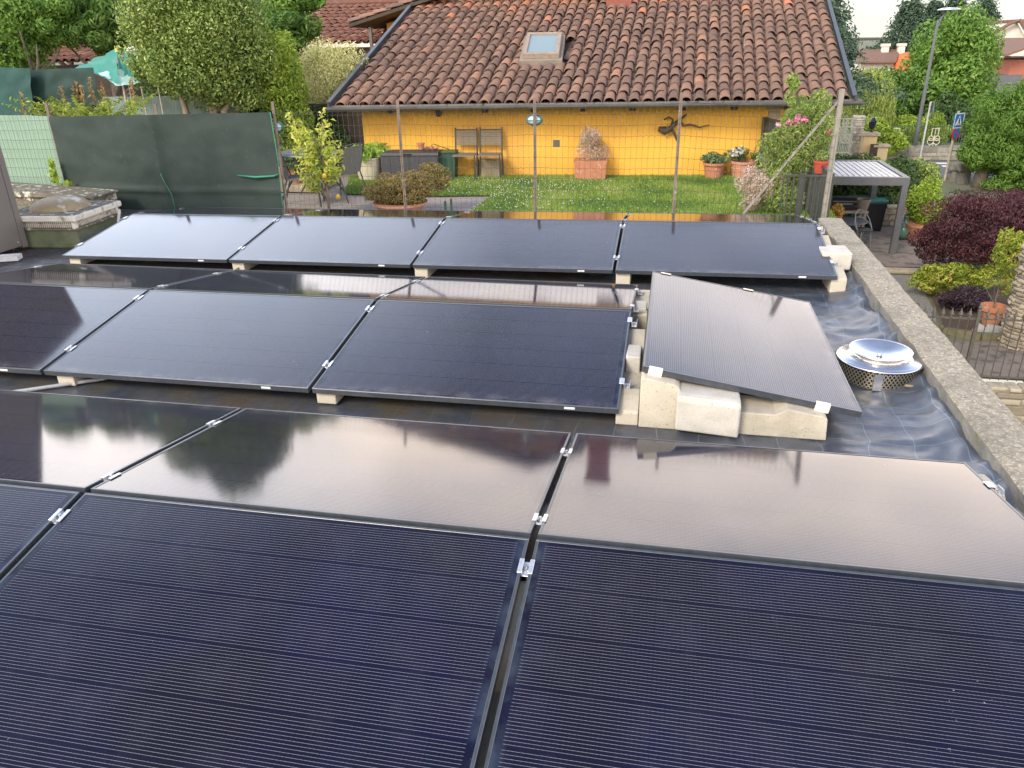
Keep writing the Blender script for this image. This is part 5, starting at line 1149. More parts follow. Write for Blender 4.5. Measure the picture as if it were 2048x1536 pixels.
# ------------------------------------------------------------------ along the road
stonewall('roadside_wall', 'long grey stone wall along the far side of the road', (9.3, 31.6), (14.2, 31.6), GZ, aty(1850, 291, 31.5)[2], .4, .5, .17, 8, (.36, .34, .29))
zw = aty(1850, 291, 31.5)[2]; zf = aty(1850, 252, 31.5)[2]
t = thing('roadside_fence', 'thin green bar fence on the roadside stone wall with cream scroll ornaments', 'fence', (11.5, 31.6, zw))
f = MB(); f.b2((10.4, 31.58, zf-.03), (14.2, 31.62, zf)); f.b2((10.4, 31.58, zw+.06), (14.2, 31.62, zw+.09))
for i in range(46): x = 10.4+i*3.8/45; f.b2((x-.01, 31.59, zw-.02), (x+.01, 31.61, zf))
att(f.build('bars', M('green_iron', (.06, .10, .05), rough=.6)), t)
MAT['creamiron'] = M('cream_iron', (.60, .57, .42), rough=.6)
def ring(f, c, r, w=.018, n=12): f.tube([(c[0]+r*math.cos(a), c[1], c[2]+r*math.sin(a)) for a in np.linspace(0, 2*math.pi, n+1)], w, 5, False)
for u in (1868, 1790):
    x = aty(u, 280, 31.45)[0]; f = MB(); z0, z1 = aty(u, 304, 31.45)[2], aty(u, 257, 31.45)[2]; h = z1-z0; y = 31.48
    if u == 1790: z0 = z0+.25
    for s in (-1, 1):
        f.tube([(x+s*.12, y, z0), (x+s*.12, y, z0+h*.32)], .018, 5); f.tube([(x+s*.12, y, z1-h*.3), (x+s*.12, y, z1)], .018, 5)
        ring(f, (x+s*.11, y, z0+h*.44), .11); ring(f, (x+s*.11, y, z1-h*.42), .09)
    f.tube([(x-.12, y, z0), (x+.12, y, z0)], .018, 5); f.tube([(x-.12, y, z1), (x+.12, y, z1)], .018, 5); f.tube([(x, y, z0), (x, y, z1)], .014, 5)
    att(f.build('scroll_ornament', MAT['creamiron']), t)
# white scroll gate, gate posts
y = 28.5; t = thing('scroll_gate', 'white iron gate with square scroll panels beyond the house corner', 'gate', (aty(1670, 290, y)[0], y, GZ))
for k, (u, v) in enumerate(((1640, 246), (1668, 246), (1695, 246), (1655, 262), (1682, 262), (1690, 278))):
    c_ = aty(u, v, y); f = MB(); s = .15
    for a, b2_ in (((-s, -s), (s, -s)), ((s, -s), (s, s)), ((s, s), (-s, s)), ((-s, s), (-s, -s))): f.tube([(c_[0]+a[0], y, c_[2]+a[1]), (c_[0]+b2_[0], y, c_[2]+b2_[1])], .018, 5)
    for sx_ in (-1, 1):
        for sz in (-1, 1): ring(f, (c_[0]+sx_*.07, y, c_[2]+sz*.07), .06, .014, 9)
    att(f.build('scroll_panel', MAT['creamiron']), t)
x0, x1 = aty(1628, 270, y)[0], aty(1705, 270, y)[0]; f = MB()
for v in (237, 254, 270, 305): z = aty(1670, v, y)[2]; f.b2((x0, y-.012, z-.015), (x1, y+.012, z+.015))
for i in range(24): x = x0+(x1-x0)*i/23; f.b2((x-.008, y-.008, GZ), (x+.008, y+.008, aty(1670, 270, y)[2]))
att(f.build('bars', MAT['creamiron']), t)
stonewall('gate_pier', 'slim pale stone gate pier behind the white scroll gate', (aty(1703, 260, 30)[0], 30), (aty(1726, 260, 30)[0], 30), GZ, aty(1715, 231, 30)[2], .4, .3, .12, 12, (.5, .46, .38))
p = aty(1734, 300, 29.3); t = thing('gate_post', 'yellow gate post with stone cap and a small black lantern on top', 'gate post', (p[0], 29.3, GZ)); zt = aty(1734, 270, 29.3)[2]-GZ
MB().b2((-.22, -.22, 0), (.24, .22, zt)).build('pier', M('ochre_plaster', (.56, .43, .22), (.48, .37, .19), .9, 3), t); MB().b2((-.30, -.28, zt+.001), (.32, .28, zt+.10)).build('cap', MAT['stone'], t)
MB().lathe([(.10, 0), (.04, .03), (.03, .10), (.10, .14), (.13, .34), (.17, .36), (.05, .50), (.015, .58), (0, .58)], n=8).build('lantern', MAT['black'], t, loc=(.04, 0, zt+.1005))
p = aty(1757, 312, 29.0); zt = aty(1757, 293, 29)[2]-GZ; t = thing('low_pier', 'low yellow pier with stone cap beside the brown shutter panel', 'gate post', (p[0], 29.0, GZ)); MB().b2((-.2, -.2, 0), (.24, .2, zt)).build('pier', M('ochre_plaster', (.56, .45, .25), (.48, .38, .2), .9, 3), t); MB().b2((-.27, -.25, zt+.001), (.31, .25, zt+.08)).build('cap', MAT['stone'], t)
a, b_ = aty(1742, 288, 28.8), aty(1752, 312, 28.8); f = MB(); f.b2((a[0], 28.78, b_[2]), (b_[0]+.02, 28.84, a[2])); tag(f.build('shutter_panel', MAT['wood']), 'small dark brown panel between the two yellow gate posts', 'panel')
# street lamp
p = G(1824, 319); t = thing('street_lamp', 'tall slim grey street lamp with a flat oval head beside the road', 'street lamp', (p[0], p[1], GZ)); y = p[1]; zt = aty(1868, 40, y)[2]-GZ
MAT['lampgrey'] = M('lamp_grey', (.13, .14, .15), (.11, .12, .13), .5, 6, metal=.3)
MB().tube([(0, 0, 0), (0, 0, 1.2), (0, 0, zt*.98), (.0, 0, zt)], [.10, .075, .042, .036], 10).build('pole', MAT['lampgrey'], t, smooth=True)
MB().tube([(0, 0, zt-.25), (.12, 0, zt+.12), (.22, 0, zt+.28)], .03, 7).build('arm', MAT['lampgrey'], t); MB().tube([(0, 0, zt-.2), (-.1, 0, zt-.05)], .02, 5).build('brace', MAT['lampgrey'], t)
MB().lathe([(0, .09), (.25, .07), (.40, .02), (.38, -.01), (0, -.02)], n=20).build('lamp_head', MAT['alu'], t, loc=(.30, 0, zt+.32), smooth=True)
MB().b2((-.45, -.3, .013), (.45, .3, .06)).build('plinth', MAT['stone'], t)
p = G(1839, 322); t = thing('sign_pole', 'thin pale sign pole with a round sign seen from its edge', 'sign', (p[0]+.0, p[1], GZ)); zt = aty(1862, 203, p[1])[2]-GZ
MB().tube([(0, 0, 0), (0, 0, zt)], .035, 8).build('pole', M('galvanised', (.45, .46, .45), rough=.5), t)
a = MB().lathe([(0, .012), (.30, .012), (.30, -.012), (0, -.012)], n=24).build('sign_disc', MAT['lampgrey'], t, loc=(.10, -.05, zt-.32)); a.rotation_euler = (R(90), 0, R(80))
# crossing and no parking signs
p = G(1889, 361); t = thing('road_sign', 'road sign pole with blue crossing sign above a round no parking sign', 'sign', (p[0], p[1], GZ)); y = p[1]
ztp = aty(1915, 222, y)[2]-GZ; MB().tube([(0, 0, 0), (0, 0, ztp)], .04, 8).build('pole', MAT['pole'], t)
MAT['signblue'] = M('sign_blue', (.02, .16, .50), rough=.4); MAT['signwhite'] = M('sign_white', (.75, .76, .78), rough=.4); MAT['signred'] = M('sign_red', (.55, .02, .03), rough=.4)
sg = bpy.data.objects.new('crossing_sign', None)
hw = .235; zc = aty(1907, 241, y)[2]-GZ; rot = Matrix.Rotation(R(38), 4, 'Z')
def face(name, m, mat, dy, parent): o = m.build(name, mat, parent); o.location = (.0, 0, 0); return o
s = MB(); s.b2((-hw, -.075, zc-hw), (hw, -.055, zc+hw)); cs = s.build('crossing_sign', MAT['signblue'], t); cs.rotation_euler.z = R(38)
s = MB()
for q in (((-hw, zc-hw), (hw, zc-hw+.03)), ((-hw, zc+hw-.03), (hw, zc+hw)), ((-hw, zc-hw+.0301), (-hw+.03, zc+hw-.0301)), ((hw-.03, zc-hw+.0301), (hw, zc+hw-.0301))): s.b2((q[0][0], -.079, q[0][1]), (q[1][0], -.0755, q[1][1]))
s.prism([(-.165, zc-.145), (.165, zc-.145), (0, zc+.165)], (0, .0035, 0), (0, -.079, 0)); s.build('white_triangle', MAT['signwhite'], cs)
s = MB(); y0 = -.0835
s.prism([(-.022, zc+.09), (.022, zc+.09), (.03, zc+.055), (0, zc+.04), (-.03, zc+.055)], (0, .003, 0), (0, y0, 0))
s.prism([(-.03, zc+.035), (.03, zc+.035), (.035, zc-.035), (-.025, zc-.035)], (0, .003, 0), (0, y0, 0)); s.prism([(-.02, zc-.04), (.01, zc-.04), (-.045, zc-.118), (-.068, zc-.114)], (0, .003, 0), (0, y0, 0)); s.prism([(.005, zc-.04), (.035, zc-.04), (.062, zc-.114), (.036, zc-.118)], (0, .003, 0), (0, y0, 0))
for k in range(4): s.b2((-.105+.057*k, y0, zc-.141), (-.078+.057*k, y0+.003, zc-.125))
s.build('walking_figure', MAT['black'], cs)
zc2 = aty(1903, 265, y)[2]-GZ; r0 = .215
np_ = MB().lathe([(0, .01), (r0, .01), (r0, -.01), (0, -.01)], n=32).build('no_parking_sign', MAT['signred'], t); np_.matrix_local = Matrix.Rotation(R(38), 4, 'Z') @ Matrix.Translation((0, -.065, zc2)) @ Matrix.Rotation(R(90), 4, 'X')
MB().lathe([(0, .0135), (r0-.045, .0135), (r0-.045, .0105)], n=32).build('blue_disc', MAT['signblue'], np_)
MB().box((0, 0, .0155), (.33, .045, .003), Matrix.Rotation(R(-45), 3, 'Z')).build('red_bar', MAT['signred'], np_)
bpy.data.objects.remove(sg)
# concrete posts, guard bars
for u, v, lb in ((1900, 362, 'left of two old concrete gate pillars by the road'), (1917, 366, 'right of two old concrete gate pillars, with a broader head')):
    p = G(u, v); t = thing('concrete_pillar', lb, 'pillar', (p[0]+.12, p[1], GZ), 'concrete gate pillars'); zt = aty(u, 324, p[1])[2]-GZ
    MB().b2((-.16, -.15, 0), (.16, .15, zt*.55)).build('shaft', MAT['stain'], t); MB().b2((-.24, -.2, zt*.55+.001), (.24, .2, zt)).build('head', MAT['stain'], t, bevel=.05)
p = G(1937, 372); t = thing('barrier_grid', 'small black metal grid gate at the roadside between pillar and tree', 'gate', (p[0], p[1]+1.2, GZ)); f = MB()
for z in (.25, .6, .95): f.b2((-.35, -.012, z-.015), (.4, .012, z+.015))
for x in (-.35, 0, .38): f.b2((x-.02, -.02, 0), (x+.02, .02, 1.1))
f.build('grid', MAT['black'], t)
# ------------------------------------------------------------------ trees
def tree(name, label, u, v, y, crowns, lf, size, tr, seed, base=GZ, cat='tree', **k):
    c = aty(u, v, y); return plant(name, label, cat, (c[0], y, base), [((q[0][0], q[0][1], c[2]-base+q[0][2]),)+tuple(q[1:]) for q in crowns], LEAF[lf], size, ((c[2]-base)*.75, tr[1], dict(forks=3, spread=.1)), seed=seed, group='trees and shrubs beyond the road', **k)
tree('leafy_tree', 'large fresh green leafy tree behind the street lamp, tallest of the broadleaf trees', 1900, 165, 41, [((0, 0, 0.3), (2.4, 2.2, 2.9), 18000, 40, .34), ((1.0, -.4, -1.4), (1.35, 1.4, 1.9), 8000, 22, .36), ((-1.0, 0, -1.6), (1.6, 1.5, 1.9), 8000, 22, .36)], 'fresh', .23, (5.5, .22), 101)
tree('dark_tree', 'darker green tree below the large leafy tree, above the stone wall', 1890, 255, 38, [((0, 0, 0), (1.5, 1.4, 1.9), 6500, 26, .34)], 'dark', .2, (3, .15), 102)
tree('round_shrub_tree', 'medium green rounded tree left of the street lamp', 1800, 195, 40, [((0, 0, 0), (1.5, 1.4, 1.5), 6000, 26, .34), ((-.6, 0, -1.0), (1.2, 1.2, 1.2), 3500, 18, .36)], 'green', .2, (3, .15), 103)
tree('far_tree', 'green tree top just below the orange house', 1768, 176, 50, [((0, 0, 0), (2.0, 1.5, 1.3), 5000, 24, .34), ((2.4, 0, -.6), (1.8, 1.5, 1.4), 4000, 20, .34)], 'fresh', .24, (4, .2), 104)
tree('bamboo_clump', 'yellow green bamboo like bush above the stone wall', 1808, 262, 34, [((0, 0, 0), (1.5, .8, .8), 6000, 26, .3), ((1.2, .2, .1), (.8, .6, .7), 2500, 14, .34), ((-1.1, 0, -.1), (.6, .6, .6), 1800, 12, .34)], 'yellowgreen', .17, (1.6, .06), 105, cat='bush', aspect=.25)
tree('gate_bush', 'light green bush behind the yellow gate post', 1738, 258, 31.5, [((0, 0, 0), (.9, .7, .55), 3000, 18, .34), ((.6, -.3, -.5), (.9, .6, .55), 2200, 14, .34)], 'yellowgreen', .13, (1.2, .05), 106, cat='bush')
# willow
c = aty(1722, 206, 34); t = thing('willow_tree', 'drooping yellow green willow beside the right corner of the house', 'tree', (c[0], 34, GZ), 'trees and shrubs beyond the road'); g = np.random.default_rng(6); PP = []; AA = []
for k in range(420):
    a = g.uniform(0, 6.28); r = g.uniform(.1, 1.35); z = c[2]-GZ+1.25*math.sqrt(max(0, 1-(r/1.45)**2))+g.uniform(-.5, .15); L = g.uniform(.7, 2.0)
    for s in np.linspace(0, 1, 16): PP.append((r*math.cos(a)*(1+.12*s)+g.normal(0, .02), r*math.sin(a)*(1+.12*s), z-L*s)); AA.append(g.random())
PP = np.array(PP); foliage('crown', [(PP, g.normal(0, 1, PP.shape)*[1, 1, .2], np.array(AA))], LEAF['willow'], t, .19, .22, 3, .2, 7); trunk_mb(3.2, .12, 3).build('trunk', MAT['bark'], t)
# near tree at the right edge
c = aty(2056, 262, 24.5); p = G(1955, 375)
t = thing('acacia_tree', 'bright feathery leaved tree with a bare trunk at the right photo edge', 'tree', (p[0], p[1], GZ)); dx_ = c[0]-p[0]
foliage('crown', [blob_points((dx_, 0, c[2]-GZ), (1.9, 1.6, 1.45), 20000, 40, .32, 111), blob_points((dx_-.72, -.2, c[2]-GZ-.55), (.95, 1.0, .85), 9000, 22, .34, 112), blob_points((dx_+.2, -.3, c[2]-GZ-1.3), (1.5, 1.2, .7), 8000, 22, .34, 113), blob_points((dx_+.9, 0, c[2]-GZ+.9), (1.3, 1.2, 1.0), 8000, 22, .34, 114)], LEAF['fresh'], t, .15, .24, .9, .45, 115)
f = MB(); f.tube([(0, 0, -.1), (.05, 0, .6), (.0, 0, 1.1), (.3, 0, 1.9), (dx_, 0, 2.9)], [.22, .19, .16, .13, .06], 9); f.tube([(0, 0, 1.0), (.6, -.2, 1.6), (1.2, -.3, 2.0)], [.12, .09, .05], 7); f.build('trunk', MAT['bark'], t, smooth=True)
# conifers: whorls of drooping boughs
def conifer(label, u, vtop, vbot, y, rad, seed, n=60, base=GZ, spiky=1., leaf=.22, per=34, name='cedar_tree', tophold=None):
    zt = aty(u, vtop, y)[2] if tophold is None else tophold; x = aty(u, vbot, y)[0]; t = thing(name, label, 'tree', (x, y, base), 'conifers'); g = np.random.default_rng(seed); h = zt-base
    z0 = max(.5, aty(u, vbot, y)[2]-base-1.0); PP = []; NN = []
    f = MB(); f.tube([(0, 0, -.1), (0, 0, h*.6), (.03, 0, h)], [h*.022, h*.012, .01], 7)
    for k in range(n):
        s = (k+g.random())/n; z = z0+(h-z0)*s; r = rad*(1-s)**.8*g.uniform(.65, 1.15)+.12*rad; a = k*2.4+g.uniform(-.4, .4); up = g.uniform(.15, .35)
        e = np.array([math.cos(a), math.sin(a), 0])
        for q in np.linspace(.08, 1, per):
            m_ = np.array([0, 0, z])+e*r*q+np.array([0, 0, r*(up*q-.42*q*q)])
            wd = .22*rad*(1-q*.6)
            for _ in range(5): PP.append(m_+np.array([-e[1], e[0], 0])*g.normal(0, wd)+np.array([0, 0, g.normal(-.03*rad, .05*rad)])); NN.append(np.array([0, 0, 1.])+e*.4)
        f.tube([(0, 0, z), tuple(np.array([0, 0, z])+e*r*.6+np.array([0, 0, r*(up*.6-.42*.36)]))], [.014*rad, .006*rad], 4, False)
    for k in range(40): s = g.random(); PP.append(np.array([g.normal(0, .03*rad), g.normal(0, .03*rad), h-s*h*.12])); NN.append(g.normal(0, 1, 3))
    PP = np.array(PP); foliage('crown', [(PP, np.array(NN), g.random(len(PP)))], LEAF['cedar'], t, leaf, .3, .5, .7, seed); f.build('trunk', MAT['bark'], t); return t
conifer('dark conifer rising behind the right end of the house roof', 1600, -60, 100, 24, 2.5, 1, 120, leaf=.17, per=48, name='conifer_tree')
for k, (u, vt, r_, w) in enumerate(((1806, 2, 2.6, 'leftmost of four'), (1852, 4, 2.2, 'second from the left of four'), (1890, -4, 2.2, 'third from the left of four'), (1948, 2, 2.8, 'rightmost of four'))):
    conifer(f'blue green distant cedar with spiky top, {w} against the sky', u, vt, 118, 62+k*2.5, r_, 20+k, 70, leaf=.30, per=20)
conifer('low dark conifer left of the distant cedars', 1775, 78, 112, 66, 2.4, 31, 34, leaf=.3, per=18)
# distant houses
MAT['farroof'] = M('far_roof_tiles', (.20, .11, .075), (.15, .085, .06), .9, 6, c3=(.26, .16, .11), s3=14); MAT['orange'] = M('orange_wall', (.62, .16, .045), (.55, .14, .04), .9, 2); MAT['whitewall'] = M('white_wall', (.62, .57, .50), (.55, .5, .44), .9, 2)
MAT['winglass'] = M('dark_window', (.04, .045, .05), rough=.2); MAT['brickfar'] = M('brick_red_wall', (.36, .13, .08), (.30, .11, .07), .9, 8)
y = 58; a = aty(1716, 126, y); b_ = aty(1812, 126, y); zr = aty(1760, 103, y)[2]
t = thing('orange_house', 'distant low house with brown tiled roof, orange gable and two white chimneys', 'house', ((a[0]+b_[0])/2, y, GZ))
xm = aty(1790, 120, y)[0]
f = MB(); f.b2((a[0]+.2, y, GZ), (xm, y+6, a[2])); att(f.build('wall', MAT['whitewall']), t)
f = MB(); f.prism([(xm, GZ), (xm, a[2]-.05), (xm+.55, zr-.25), (b_[0]+.4, a[2]+.6), (b_[0]+.4, GZ)], (0, 6, 0), (0, y-.6, 0)); att(f.build('orange_gable', MAT['orange']), t)
f = MB(); f.add([(a[0]-.2, y-.5, a[2]), (xm-.01, y-.5, a[2]), (xm+.9, y+3, zr), (a[0]+.3, y+3, zr), (a[0]-.2, y-.5, a[2]+.1), (xm-.01, y-.5, a[2]+.1), (xm+.9, y+3, zr+.1), (a[0]+.3, y+3, zr+.1)], [(0, 3, 2, 1), (4, 5, 6, 7), (0, 1, 5, 4), (1, 2, 6, 5), (2, 3, 7, 6), (3, 0, 4, 7)]); rf = att(f.build('roof', MAT['farroof']), t)
for u in (1771, 1803):
    x = aty(u, 100, y+2)[0]; f = MB(); f.b2((x-.22, y+2, zr-.6), (x+.22, y+2.4, zr+.28)); f.b2((x-.28, y+1.95, zr+.281), (x+.28, y+2.45, zr+.46)); f.build('chimney', MAT['whitewall'], rf)
y = 62; P2 = lambda u, v: aty(u, v, y)
t = thing('white_house', 'distant tall white house with a rounded brown roof and balconies at the top right', 'house', (P2(2030, 100)[0], y, GZ))
a0, a1 = P2(1986, 70), P2(2034, 44); x0 = a0[0]; x1 = a1[0]
f = MB(); f.prism([(x0, GZ), (x0, a0[2]), (x0+.5*(x1-x0), a0[2]+.75*(a1[2]-a0[2])), (x1, a1[2]), (x1+.9, a1[2]-1.2), (x1+.9, GZ)], (0, 8, 0), (0, y, 0)); att(f.build('wall', MAT['whitewall']), t)
f = MB(); f.tube([(x0-.4, y-.4, a0[2]-.15), (x0+.5*(x1-x0), y-.4, a0[2]+.8*(a1[2]-a0[2])), (x1, y-.4, a1[2]+.12), (x1+1.1, y-.4, a1[2]-1.2)], .12, 6); f.b2((x1-.2, y-.4, a1[2]-.02), (x1+6, y+6, a1[2]+.16)); f.add([(x1, y-.5, a1[2]+.1), (x1+6, y-.5, a1[2]+.1), (x1+6, y-.5, a1[2]-2.2), (x1+1.2, y-.5, a1[2]-1.2)], [(0, 1, 2, 3)]); att(f.build('roof', MAT['farroof']), t)
for (u, v, u2, v2) in ((2004, 86, 2011, 97), (2027, 80, 2035, 104), (2010, 112, 2018, 126)):
    q0, q1 = P2(u, v), P2(u2, v2); f = MB(); f.b2((q0[0], y-.05, q1[2]), (q1[0], y+.02, q0[2])); att(f.build('window', MAT['winglass']), t)
for v in (104, 143):
    q0, q1 = P2(2008, v), P2(2040, v+7); f = MB(); f.b2((q0[0], y-1.1, q1[2]), (q1[0]+1, y-.06, q1[2]+.15)); f.b2((q0[0], y-1.1, q0[2]), (q1[0]+1, y-1.04, q0[2]+.05))
    for k in range(14): x = q0[0]+(q1[0]+1-q0[0])*k/13; f.b2((x-.02, y-1.09, q1[2]), (x+.02, y-1.05, q0[2]))
    att(f.build('balcony', MAT['whitewall']), t)
y = 50; a, b_ = aty(2024, 120, y), aty(2060, 165, y)
t = thing('brick_house', 'distant brick red house with a grey brown roof under the white house', 'house', (b_[0], y, GZ)); f = MB(); f.b2((a[0], y, GZ), (b_[0]+3, y+6, a[2])); att(f.build('wall', MAT['brickfar']), t)
q0 = aty(2000, 112, y); q1 = aty(2040, 100, y); f = MB(); slab(f, (q0[0], q0[2]), (q1[0]+1.2, q1[2]+.5), y-1, y+6, .12); slab(f, (q1[0]+1.21, q1[2]+.5), (q1[0]+4, q0[2]), y-1, y+6, .12); att(f.build('roof', MAT['farroof']), t)
q0, q1 = aty(1992, 150, y), aty(2034, 178, y); f = MB(); f.b2((q0[0], y-.4, GZ), (q1[0], y+3, q0[2])); att(f.build('garage', MAT['lampgrey']), t)
# ------------------------------------------------------------------ upper left background
y = 19.5; zr = aty(700, 20, y)[2]
t = thing('tiled_shed', 'red tiled neighbouring roof between the jasmine hedge and the yellow house', 'house', (aty(690, 80, y)[0], y, LZ))
a = aty(600, 92, 17.5); b_ = aty(735, 90, 17.5); top = aty(600, 28, 20.5)
upv = Vector((.15, 3.0, top[2]-a[2])).normalized()
tiles('roof_tiles', (a[0]-.9, 17.5, a[2]), (1, .03, 0), upv, 21, 11, .22, .33, MAT['tilesred'], t, seed=12)
f = MB(); f.b2((a[0]-.8, 17.8, LZ), (b_[0]+1.4, 21, a[2]-.06)); att(f.build('wall', MAT['wood']), t)
f = MB(); ru = upv*3.75; f.tube([Vector((a[0]-.9, 17.5, a[2]+.10))+ru, Vector((a[0]+3.6, 17.6, a[2]+.10))+ru], .10, 8); att(f.build('ridge', MAT['tilesred']), t)
y = 17; a = aty(75, 128, y); b_ = aty(192, 128, y); tp_ = aty(190, 62, y+2.6)
t = thing('old_shed', 'old red tiled shed roof half hidden in the trees above the green nets', 'shed', (a[0], y, LZ)); upv = Vector((.3, 2.6, tp_[2]-a[2])).normalized()
tiles('roof_tiles', (a[0]-.6, y, a[2]), (1, .05, 0), upv, 11, 8, .22, .33, MAT['tilesred'], t, seed=14); f = MB(); f.b2((a[0]-.5, y+.3, LZ), (a[0]+1.9, y+3, a[2]-.06)); att(f.build('wall', MAT['wood']), t)
y = 40; a = aty(640, 24, y); b_ = aty(715, 4, y); t = thing('far_orange_roof', 'bright orange roof of a distant white gabled house at the top of the photo', 'house', (b_[0], y, LZ))
f = MB(); slab(f, (a[0]-1.5, a[2]-.5), (b_[0]-.3, b_[2]), y, y+7, .15); slab(f, (b_[0]-.29, b_[2]), (b_[0]+2.6, a[2]), y, y+7, .15); att(f.build('roof', MAT['orange']), t)
f = MB(); f.prism([(a[0]-1, LZ), (a[0]-1, a[2]-.5), (b_[0]-.3, b_[2]-.1), (b_[0]+2, a[2]), (b_[0]+2, LZ)], (0, 6, 0), (0, y+.6, 0)); att(f.build('wall', MAT['whitewall']), t)
def ltree(label, u, v, y, crowns, lf, size, tr, seed, name='broadleaf_tree', **k):
    c = aty(u, v, y); return plant(name, label, 'tree', (c[0], y, LZ), [((q[0][0], q[0][1], c[2]-LZ+q[0][2]),)+tuple(q[1:]) for q in crowns], LEAF[lf], size, tr, seed=seed, group='trees at the upper left', **k)
ltree('long leaved green tree at the top left beside the round tree', 200, 40, 15.5, [((0, 0, .15), (1.25, 1.2, .85), 4500, 24, .34), ((.2, -.3, -.4), (1.0, .9, .65), 2200, 14, .36)], 'green', .22, (2.6, .09), 131, aspect=.26, droop=1.2, jit=.6)
ltree('bright green tree at the top left corner', 50, 60, 14.5, [((0, 0, .15), (1.2, 1.1, .95), 8500, 28, .36), ((-.5, 0, -.7), (.8, .8, .8), 3000, 16, .36), ((.75, 0, .3), (.8, .8, .6), 3600, 14, .36)], 'fresh', .11, (2.4, .08), 132)
ltree('darker tree behind the teal netting canopy', 120, 40, 19, [((0, 0, .2), (2.2, 1.6, 1.0), 11000, 34, .36), ((-2.2, 0, .0), (1.6, 1.4, 1.2), 5000, 20, .36), ((2.4, .4, .1), (1.6, 1.4, 1.1), 5000, 20, .36)], 'dark', .17, (3, .12), 133)
ltree('long leaved tree between the round tree and the tiled roof', 590, 62, 15.5, [((0, 0, 0), (.62, .6, .42), 1300, 14, .36)], 'green', .20, (2.0, .06), 134, aspect=.28, droop=1.0)
ltree('pale green tree behind the red tiled neighbouring roof', 560, 6, 26, [((0, 0, .2), (1.9, 1.2, .9), 8000, 26, .36), ((1.7, 0, .0), (1.0, .9, .6), 2600, 14, .38), ((-1.2, 0, -1.0), (1.6, 1.2, 1.0), 6000, 20, .38)], 'fresh', .17, (3, .1), 135)
ltree('dark bushy shrub under the round tree, behind the corrugated fence', 330, 185, 13.2, [((0, 0, -.4), (1.7, .7, .9), 9000, 34, .36), ((1.5, 0, -.5), (1.2, .7, .9), 6000, 24, .36)], 'dark', .12, (1, .05), 137, name='dark_shrub')
ltree('dense green tree filling the gap behind the round tree', 480, 60, 17.5, [((0, 0, -.3), (1.7, 1.2, 1.4), 11000, 34, .36)], 'green', .15, (2.5, .1), 138)
ltree('dark tree standing left of the photo, outside the fence', -170, 20, 13.5, [((0, 0, .0), (1.3, 1.2, 1.2), 5000, 24, .36)], 'dark', .13, (3, .1), 136)
g = np.random.default_rng(77); bl = []
for k in range(16):
    x_ = 28+k*3.4; bl.append(blob_points((x_, 118+g.uniform(-6, 10), -1.6), (3.4, 2.5, g.uniform(1.6, 3.4)), 700, 12, .4, 300+k))
tag(foliage('distant_wood', bl, LEAF['cedar'], None, .7, .5, .3, .8, 301), 'distant wood beyond the houses', 'wood', kind='stuff')
# ------------------------------------------------------------------ hills, sky, sun
f = MB(); n_ = 60; V = []
for i in range(n_+1):
    a = R(-70+140*i/n_); r = 850; x, y = r*math.sin(a), r*math.cos(a); z = -1+6*abs(noise.noise(Vector((i*.13, 1, 0)))); V += [(x, y, -6), (x*.985, y*.985, z), (x*1.05, y*1.05, -6)]
f.add(V, [(3*i+k, 3*i+3+k, 3*i+4+k, 3*i+1+k) for i in range(n_) for k in (0, 1)])
tag(f.build('hills', M('hazy_hills', (.62, .66, .70), rough=1)), 'low far hills on the horizon, haze painted in as grey blue', kind='structure')  # haze put into the hills as a pale blue base colour
SUN_EL, SUN_AZ = R(36), R(207)     # low behind the camera, to its left, through thin cloud
w = bpy.data.worlds.new('World'); SC.world = w; w.use_nodes = True; nt = w.node_tree; nt.nodes.clear()
out = N(nt, 'ShaderNodeOutputWorld'); bg = N(nt, 'ShaderNodeBackground'); bg2 = N(nt, 'ShaderNodeBackground'); ad = N(nt, 'ShaderNodeAddShader')
sky = N(nt, 'ShaderNodeTexSky'); sky.sky_type = 'NISHITA'; sky.sun_disc = False; sky.sun_elevation = SUN_EL; sky.sun_rotation = SUN_AZ; sky.altitude = 300; sky.dust_density = 3
nt.links.new(sky.outputs[0], bg.inputs[0]); bg.inputs[1].default_value = .05
tc = N(nt, 'ShaderNodeTexCoord'); sx = N(nt, 'ShaderNodeSeparateXYZ'); nt.links.new(tc.outputs['Generated'], sx.inputs[0])
mp = N(nt, 'ShaderNodeMapping'); mp.inputs['Scale'].default_value = (1, 1, 2.4); nt.links.new(tc.outputs['Generated'], mp.inputs[0])
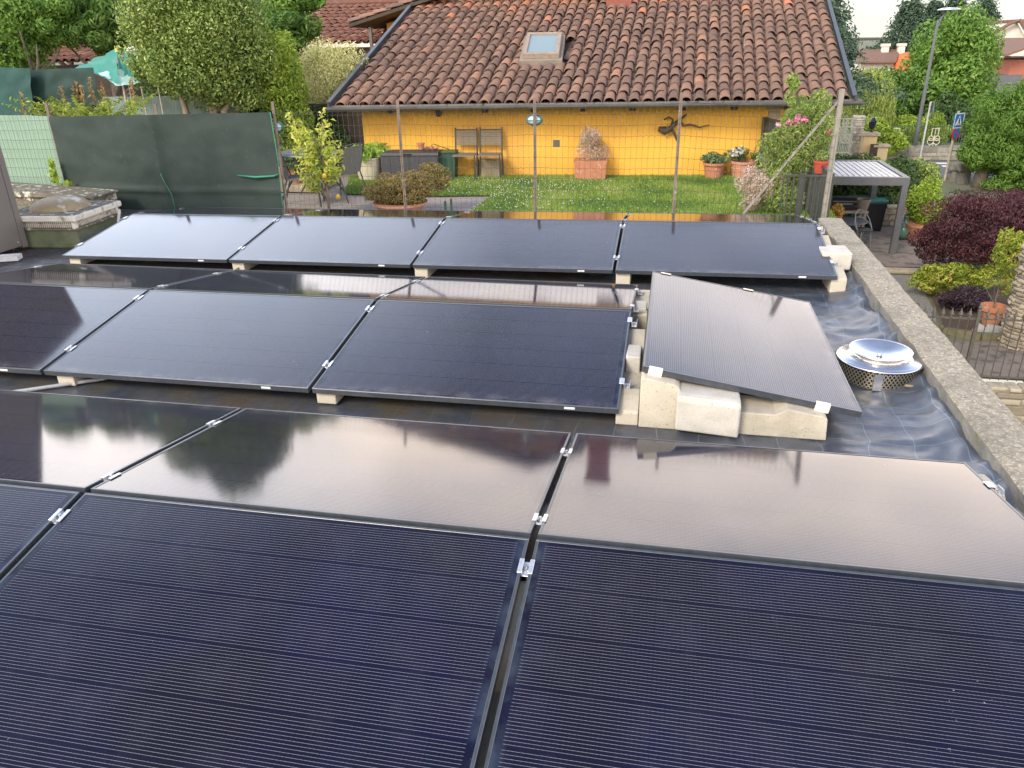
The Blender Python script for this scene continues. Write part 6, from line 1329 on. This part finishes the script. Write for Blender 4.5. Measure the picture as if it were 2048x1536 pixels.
cl = noi(nt, 2.2, 5, vec=mp.outputs[0], rough=.55)
# cloud deck: bright and warm near the horizon, dimmer and bluer overhead
el = ramp(nt, sx.outputs[2], [(0, (.74, .705, .60)), (.055, (.80, .765, .66)), (.11, (2.95, 2.38, 1.9)), (.24, (2.65, 2.28, 2.02)), (.40, (1.38, 1.45, 1.68)), (.52, (.74, .84, 1.06)), (.66, (.37, .44, .64)), (.80, (.20, .24, .39)), (1, (.20, .24, .39))])
cv = ramp(nt, cl, [(.32, (.62, .66, .74)), (.5, (.95, .96, .98)), (.68, (1.35, 1.32, 1.28))])
col = mixc(nt, 1, el, cv, 'MULTIPLY')
# a bright break in the cloud to the left
dt = N(nt, 'ShaderNodeVectorMath', operation='DOT_PRODUCT'); dt.inputs[1].default_value = Vector((-.62, .68, .40)).normalized(); nt.links.new(tc.outputs['Generated'], dt.inputs[0])
br = ramp(nt, dt.outputs['Value'], [(.90, (0, 0, 0)), (1.0, (1.3, 1.45, 1.65))])
col = mixc(nt, 1, col, br, 'ADD')
nt.links.new(col, bg2.inputs[0]); bg2.inputs[1].default_value = 1.0
nt.links.new(bg.outputs[0], ad.inputs[0]); nt.links.new(bg2.outputs[0], ad.inputs[1]); nt.links.new(ad.outputs[0], out.inputs[0])
sl_ = bpy.data.lights.new('sun', 'SUN'); sl_.energy = 2.5; sl_.angle = R(18); sl_.color = (1, .90, .74); so = bpy.data.objects.new('sun', sl_); COL.objects.link(so)
dv = Vector((math.sin(SUN_AZ)*math.cos(SUN_EL), math.cos(SUN_AZ)*math.cos(SUN_EL), math.sin(SUN_EL))); so.rotation_euler = (-dv).to_track_quat('-Z', 'Y').to_euler()
vs = SC.view_settings; SC.display_settings.display_device = 'sRGB'; vs.view_transform = 'Standard'; vs.look = 'None'; vs.exposure = .52; vs.gamma = 1
SC.cycles.max_bounces = 6; SC.cycles.diffuse_bounces = 4; SC.cycles.glossy_bounces = 3; SC.cycles.transparent_max_bounces = 6
SC.cycles.use_denoising = True
